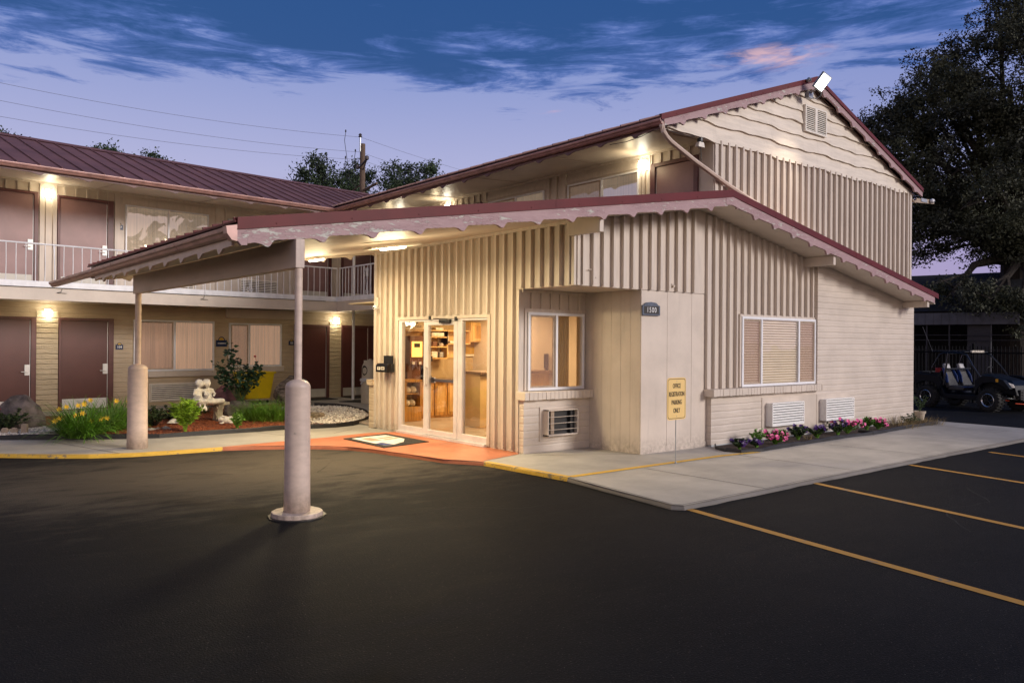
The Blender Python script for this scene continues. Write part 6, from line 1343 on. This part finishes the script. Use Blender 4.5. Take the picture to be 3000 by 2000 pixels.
# trees behind the roofs
for (u, v, w), cl, lb, sd in (((935, 565, 42), [(0, 0, 0, 1.3, 1.3, 1.5), (.1, 0, 1.3, .7, .7, .9), (-1.0, -.2, -.6, 1.0, 1., .6), (1.2, -1., -.2, .7, .7, .7), (1.5, -1.2, -1.6, 1.6, 1.2, 1.)], 'green tree behind the ridge left of the utility pole', 21),
    ((1105, 560, 44), [(-1.0, .5, 0.4, 1.1, 1.1, .9), (.9, -.9, .6, 1.1, 1., 1.), (1.9, -1.9, .9, .8, .7, .6), (0, 0, -1.4, 2.2, 1.6, 1.2)], 'green tree right behind the utility pole', 22),
    ((1210, 588, 42), [(0, 0, -.1, 1.4, 1.2, 1.2), (1.3, -1, -.6, .9, .8, .7), (-1., .6, -1.4, 1.4, 1.2, 1.)], 'green tree right of the utility pole above the roof valley', 23),
    ((400, 452, 44), [(0, 0, -.9, 2.2, 1.6, 1.3), (-1.2, .8, -.2, .8, .7, .7), (1.4, -1.0, -1.3, 1.2, 1.0, .8)], 'tree top showing over the left wing ridge near the middle', 24),
    ((270, 442, 44), [(0, 0, -1.0, 1.0, .9, 1.0), (-.9, .6, -1.2, .9, .8, .8)], 'sparse tree top just left of the fuller one over the wing ridge', 25),
    ((-5, 385, 40), [(0, 0, -.9, 1.3, 1.1, 1.0), (-1.4, 1, -.4, 1.5, 1.3, 1.2)], 'tree top at the far left edge above the roof', 26),
    ((95, 412, 42), [(0, 0, -1.1, .8, .8, .7), (.9, -.7, -1.3, .7, .7, .6)], 'tiny tree top twigs over the ridge at the left', 27)):
    p = px(u, v, w); h = p.z; p.z = GZ
    tree(p, [(c[0]*1.0, c[1]*1.0, c[2]+h-GZ, c[3], c[4], c[5]) for c in cl], 16000 if sd in (21, 22, 23) else 8000, .14, lb, sd, m='leaf_mid', trunk_r=.22, split=h-3.2, group='trees behind the motel roofs')

# ================================================================== UTILITY POLE and lines
pb = px(1062, 500, 35); ph = px(1062, 422, 35).z-GZ; pb.z = GZ
t = thing('utility_pole', 'weathered wooden utility pole rising behind the roof valley', 'utility pole', pb)
mb = MB(); mb.tube((0, 0, -.2), (0, 0, ph), .155, 16, r2=.115); mb.build('pole', 'wood_pole', t)
mb = MB(); mb.box(-.14, -.11, -.03, .03, ph-.35, ph+.28); mb.build('pole_top_pin', 'galv', t)
mb = MB(); mb.lathe([(.03, ph+.26), (.09, ph+.30), (.05, ph+.34), (.08, ph+.38), (.03, ph+.44)], (-.12, 0, 0), 12); mb.build('insulator', 'insul', t)
xr = Vector((R.x, R.y, 0)).normalized(); yr = Vector((F.x, F.y, 0)).normalized()
mb = MB(); a = xr*.28-yr*.5; mb.tube(xr*-.15+Vector((0, 0, ph-1.05)), a*1.0+Vector((0, 0, ph-.78)), .045, 8); mb.tube(xr*.05-yr*.1+Vector((0, 0, ph-1.15)), a+Vector((0, 0, ph-.78)), .03, 8); mb.build('brace', 'insul', t)
mb = MB(); mb.lathe([(.05, -.10), (.09, -.06), (.09, .05), (.05, .09)], a+Vector((0, 0, ph-.72)), 12); mb.lathe([(.04, -.10), (.07, -.06), (.07, .05), (.04, .09)], xr*-.22+Vector((0, 0, ph-1.0)), 12); mb.build('insulator', 'insul', t)
mb = MB(); mb.tube(xr*-.6+yr*.5+Vector((0, 0, ph-2.25)), xr*.75-yr*.65+Vector((0, 0, ph-1.85)), .06, 6); mb.tube(xr*-.55+yr*.3+Vector((0, 0, ph-2.05)), xr*.05+Vector((0, 0, ph-1.7)), .03, 6); mb.build('crossarm', 'wood_pole', t)
for k, (du, dv) in enumerate(((-.75, .55), (-.32, -.15), (-.75, -.62))):
    e = xr*du+Vector((0, 0, ph-.2+(0.7, -.15, -.45)[k])); mb = MB(); mb.path([xr*-.3+Vector((0, 0, ph-1.9)), xr*(du*.75-.1*(k == 2))+Vector((0, 0, ph-1.5)), e*1.0-Vector((0, 0, .35))+xr*-.05, e], .012, 5); mb.lathe([(.02, 0), (.035, .05), (.02, .12)], e, 8); mb.build('jumper_wire', 'cable', t)
for k, (y0, y1, y2, ww) in enumerate(((233, 392, 560, 'topmost'), (286, 446, 606, 'middle'), (336, 468, 625, 'lowest'))):
    a = px(-150, y0-22, 27); b = px(1056, y1+(10 if k == 0 else 0), 35.1); c = px(1600, y2, 52); pts = []
    for i in range(21): q = i/20; p = a.lerp(b, q); p.z -= .55*4*q*(1-q)*.5; pts.append(p)
    for i in range(1, 13): q = i/12; p = b.lerp(c, q); p.z -= .4*4*q*(1-q)*.5; pts.append(p)
    mb = MB(); mb.path(pts, .006, 4); tag(mb.build('power_line', 'wire_grey'), '%s of the three thin overhead wires crossing the left sky' % ww, 'wire', 'overhead wires')

# ================================================================== YARD BEHIND ON THE RIGHT
# iron picket fence
def picket(a, b, h, label):
    a = Vector(a); b = Vector(b); L = (b-a).length; t = thing('picket_fence', label, 'fence', a, math.atan2(b.y-a.y, b.x-a.x)); mb = MB(); n = int(L/.13)
    for i in range(n): x = i*.13; mb.box(x-.012, x+.012, -.012, .012, 0, h)
    mb.build('pickets', 'fence_black', t); mb = MB(); mb.box(0, L, -.02, .02, .15, .19); mb.box(0, L, -.02, .02, h-.22, h-.18); mb.build('rails', 'fence_black', t)
    mb = MB()
    for i in range(int(L/2.4)+1): mb.box(i*2.4-.035, i*2.4+.035, -.035, .035, 0, h+.08)
    mb.build('posts', 'fence_black', t)
picket((19.2, 6.4, GZ), (16.1, -3.0, GZ), 1.78, 'black iron picket fence behind the off-road vehicle')
# shed with open bays
sa = px(2600, 1000, 33); sb = px(3080, 1000, 29.5); sa.z = sb.z = GZ
shed = thing('open_shed', 'dark shingled open shed with a pale eaves band behind the vehicle', 'shed', sa, math.atan2(sb.y-sa.y, sb.x-sa.x)); L = (sb-sa).length
mb = MB(); mb.prism([(-3, -.4, 3.15), (-3, 3.6, 4.9), (-3, 7.6, 3.15)], (L+3.2, 0, 0)); mb.build('roof', 'shingle', shed)
mb = MB(); mb.box(-3, L*.83, -.42, -.36, 2.62, 3.08)
for i in range(int((L+3)/.28)): x = -3+i*.28; mb.box(x, x+.02, -.435, -.42, 2.64, 3.06) if x < L*.82 else None
mb.build('eaves_band', 'shed_white', shed)
mb = MB(); mb.box(-3, L+.1, 5.5, 5.6, 0, 3.2); mb.box(-3, L+.1, -.30, 5.5, 3.08, 3.14); mb.build('back_wall', 'shed_dark', shed)
for a, b in ((.52, .66), (.9, .93)): mb = MB(); mb.box(L*a, L*b, -.2, .1, 0, 3.1); mb.build('post', 'shed_post', shed)
mb = MB(); 
for x in (.2, 1.5, 2.3): mb.box(x, x+.05, -.32, -.28, 0, 2.6)
for z in (1.62, 2.0, 2.2): mb.box(-3, L*.9, -.33, -.30, z, z+.022)
mb.build('wire_rail', 'shed_post', shed)
# ---------- off-road vehicle
UT = (15.22, .93, GZ); UA = math.atan2(-1.84, -.5)
ut = thing('off_road_vehicle', 'dark side by side off-road vehicle with blue and grey seats parked by the picket fence', 'utility vehicle', UT, UA)
WB = 1.91
def wheel(x, y):
    sg = 1 if y > 0 else -1; mb = MB(); c = (x, y, .315); n = 30; prof = [(.16, -.11), (.25, -.13), (.305, -.11), (.318, -.05), (.318, .05), (.305, .11), (.25, .13), (.16, .11)]; vs = []
    for r, o in prof:
        for k in range(n): a = 2*pi*k/n; vs.append((x+r*cos(a), y+o, .315+r*sin(a)))
    m = len(prof); mb.add(vs, [(i*n+k, i*n+(k+1) % n, ((i+1) % m)*n+(k+1) % n, ((i+1) % m)*n+k) for i in range(m) for k in range(n)])
    for k in range(22):
        for s2 in (-1, 1):
            a = 2*pi*(k+.25*s2)/22; r0 = .31; d = Vector((cos(a), 0, sin(a))); tt = Vector((-sin(a), 0, cos(a))); p = Vector((x, y+s2*.065, .315))+d*r0
            mb.prism([p-tt*.02+Vector((0, -.055, 0)), p+tt*.02+Vector((0, -.055, 0)), p+tt*.02+Vector((0, .055, 0)), p-tt*.02+Vector((0, .055, 0))], d*.028)
    w_ = mb.build('wheel', 'rubber', ut)
    mb = MB(); yo = y+sg*.112; vs = []
    for r, o in ((.165, 0), (.185, .012), (.175, .02), (.155, .0)):
        for k in range(n): a = 2*pi*k/n; vs.append((x+r*cos(a), yo+sg*o, .315+r*sin(a)))
    mb.add(vs, [(i*n+k, i*n+(k+1) % n, ((i+1) % 4)*n+(k+1) % n, ((i+1) % 4)*n+k) for i in range(4) for k in range(n)]); mb.build('rim_ring', 'chrome', w_)
    mb = MB(); mb.tube((x, y+sg*.06, .315), (x, y+sg*.085, .315), .16, 24)
    for k in range(7): a = 2*pi*k/7; mb.tube((x, y+sg*.10, .315), (x+.155*cos(a), y+sg*.10, .315+.155*sin(a)), .018, 5)
    mb.tube((x, y+sg*.06, .315), (x, y+sg*.125, .315), .035, 12); mb.build('rim', 'black_gloss', w_)
for x in (-WB/2, WB/2):
    for y in (-.62, .62): wheel(x, y)
Y0 = -.58
mb = MB(); mb.prism([(-.62, Y0, .36), (-.50, Y0, .28), (.48, Y0, .28), (.60, Y0, .40), (.60, Y0, .52), (.50, Y0, .42), (-.45, Y0, .42), (-.60, Y0, .66), (-.72, Y0, .62)], (0, 1.16, 0)); bevel(mb.build('floor_tub', 'utv_body', ut), .015)
for s_ in (-1, 1):
    mb = MB(); y = s_*.50; ya_ = y+.14*(1 if s_ > 0 else -1); a, b = min(y, ya_+s_*.0), max(y, ya_)
    mb.prism([(.52, a, .42), (.60, a, .62), (.74, a, .76), (1.0, a, .80), (1.25, a, .74), (1.42, a, .60), (1.50, a, .66), (1.32, a, .88), (1.0, a, .97), (.72, a, .98), (.50, a, .84)], (0, b-a, 0)); bevel(mb.build('front_fender', 'utv_body', ut), .015); mb = MB()
    mb.prism([(-.60, a, .50), (-.70, a, .68), (-.86, a, .74), (-1.1, a, .74), (-1.36, a, .66), (-1.44, a, .84), (-1.36, a, .98), (-.62, a, .93), (-.52, a, .72)], (0, b-a, 0)); bevel(mb.build('rear_fender', 'utv_body', ut), .015)
mb = MB(); mb.add([(.50, -.52, .96), (.50, .52, .96), (1.48, .42, .74), (1.48, -.42, .74), (.50, -.52, .60), (.50, .52, .60), (1.55, .40, .46), (1.55, -.40, .46), (.62, -.3, 1.02), (.62, .3, 1.02), (1.3, .25, .86), (1.3, -.25, .86)], [(0, 1, 9, 8), (1, 2, 10, 9), (2, 3, 11, 10), (3, 0, 8, 11), (8, 9, 10, 11), (3, 2, 6, 7), (0, 3, 7, 4), (2, 1, 5, 6), (1, 0, 4, 5), (7, 6, 5, 4)]); bevel(mb.build('hood', 'utv_body', ut), .015)
mb = MB(); mb.box(-1.42, -.62, -.56, .56, .74, .80); mb.box(-1.42, -.62, -.56, -.52, .80, 1.02); mb.box(-1.42, -.62, .52, .56, .80, 1.02); mb.box(-1.46, -1.42, -.56, .56, .74, 1.02); mb.box(-.66, -.62, -.52, .52, .80, 1.06); bevel(mb.build('cargo_bed', 'utv_body', ut), .012)
mb = MB(); mb.box(1.45, 1.58, -.30, .30, .36, .62); 
for z in (.40, .47, .54): mb.box(1.56, 1.60, -.26, .26, z, z+.03)
mb.tube((1.62, -.28, .34), (1.62, .28, .34), .022, 8); mb.build('front_bumper', 'black', ut)
mb = MB()
for s_ in (-1, 1): mb = MB(); mb.prism([(1.28, s_*.60, .77), (1.40, s_*.58, .70), (1.50, s_*.42, .68), (1.46, s_*.40, .76), (1.32, s_*.52, .83)], (0, s_*.035, 0)); mb.build('headlight', 'headlamp', ut)
mb = MB(); mb.box(1.12, 1.19, -.655, -.64, .82, .90); mb.build('reflector', 'amber', ut)
def seat(y):
    mb = MB(); mb.prism([(-.42, y-.21, .52), (.05, y-.21, .52), (.10, y-.21, .62), (-.36, y-.21, .66)], (0, .42, 0)); mb.prism([(-.34, y-.20, .60), (-.60, y-.17, 1.14), (-.68, y-.14, 1.16), (-.48, y-.20, .56)], (0, .40, 0)); s = bevel(mb.build('seat', 'utv_seat', ut), .045, 3)
    mb = MB()
    for q in (-1, 1): mb.prism([(-.38, y+q*.19, .74), (-.41, y+q*.19, .92), (-.54, y+q*.165, 1.14), (-.61, y+q*.165, 1.13), (-.50, y+q*.19, .84), (-.44, y+q*.19, .72)], (0, q*.035, 0))
    mb.box(.0, .10, y-.18, y+.18, .60, .635); bevel(mb.build('side_bolster', 'utv_blue', s), .02, 2)
    mb = MB(); mb.prism([(-.54, y-.11, 1.12), (-.60, y-.10, 1.28), (-.68, y-.10, 1.26), (-.64, y-.11, 1.10)], (0, .22, 0)); bevel(mb.build('head_rest', 'bag_white' if y > -9 else 'utv_seat', s), .03, 2)
seat(-.30); seat(.30)
mb = MB()
for s_ in (-1, 1):
    y = s_*.60; yt = s_*.50
    mb.path([(.62, y, .95), (.40, s_*.585, 1.24), (.16, yt, 1.54), (-.02, yt, 1.58), (-.55, yt, 1.58), (-.68, yt, 1.52), (-.86, s_*.56, 1.16), (-.90, y, .98)], .026, 8)
    mb.path([(-.40, yt, 1.58), (-.44, s_*.56, 1.10), (-.48, y, .66)], .026, 8); mb.path([(.62, y, .95), (.62, y, .48)], .022, 8)
for x, z in ((.0, 1.58), (-.55, 1.58), (-.44, 1.12)): mb.tube((x, -.5, z), (x, .5, z), .024, 8)
mb.tube((.62, -.6, .95), (.62, .6, .95), .022, 8); mb.build('roll_cage', 'black_gloss', ut)
mb = MB(); mb.prism([(.10, -.50, 1.60), (-.95, -.50, 1.615), (-.95, .50, 1.615), (.10, .50, 1.60)], (0, 0, .025)); bevel(mb.build('roof_panel', 'utv_body', ut), .01)
mb = MB(); mb.box(.10, .15, -.26, .26, 1.60, 1.66); mb.build('light_bar', 'headlamp', ut)
mb = MB(); mb.path([(.28+.05*sin(a)*.6, .30+.17*cos(a), 1.05+.16*sin(a)) for a in [2*pi*i/18 for i in range(19)]], .013, 6); mb.tube((.28, .30, 1.05), (.5, .3, .9), .02, 8); mb.build('steering_wheel', 'black', ut)
mb = MB(); mb.tube((-.90, -.5, 1.6), (-1.25, -.5, 2.35), .004, 5); mb.build('antenna', 'shed_white', ut)
mb = MB(); 
for s_ in (-1, 1):
    mb.tube((WB/2-.02, s_*.42, .32), (WB/2-.10, s_*.34, .85), .022, 8)
    for k in range(9): q = k/8; mb.lathe([(.042, -.008), (.042, .008)], (WB/2-.02-.06*q, s_*(.42-.06*q), .42+.34*q), 12)
    mb.tube((WB/2, s_*.55, .30), (WB/2, .0, .36), .025, 8); mb.tube((-WB/2, s_*.55, .30), (-WB/2, .0, .36), .025, 8)
mb.build('suspension', 'galv', ut)
mb = MB(); mb.path([(1.0, -.5, .36), (1.22, -.52, .34), (1.35, -.42, .32)], .012, 5); mb.path([(1.5, -.4, .26), (1.62, .1, .22), (1.6, .3, .24)], .012, 5); mb.build('strap', 'orange_cord', ut)
cw = Matrix.Rotation(UA, 3, 'Z') @ Vector((-.80, -.30, 0)); t = thing('fuel_can', 'red fuel can standing in the cargo bed of the off-road vehicle', 'can', (UT[0]+cw.x, UT[1]+cw.y, GZ+.80), UA)
mb = MB(); mb.box(-.09, .09, -.13, .13, 0, .34); bevel(mb.build('can', 'red_plastic', t), .025, 3); mb = MB(); mb.tube((0, -.1, .34), (.05, -.16, .44), .018, 8); mb.build('spout', 'black', t)
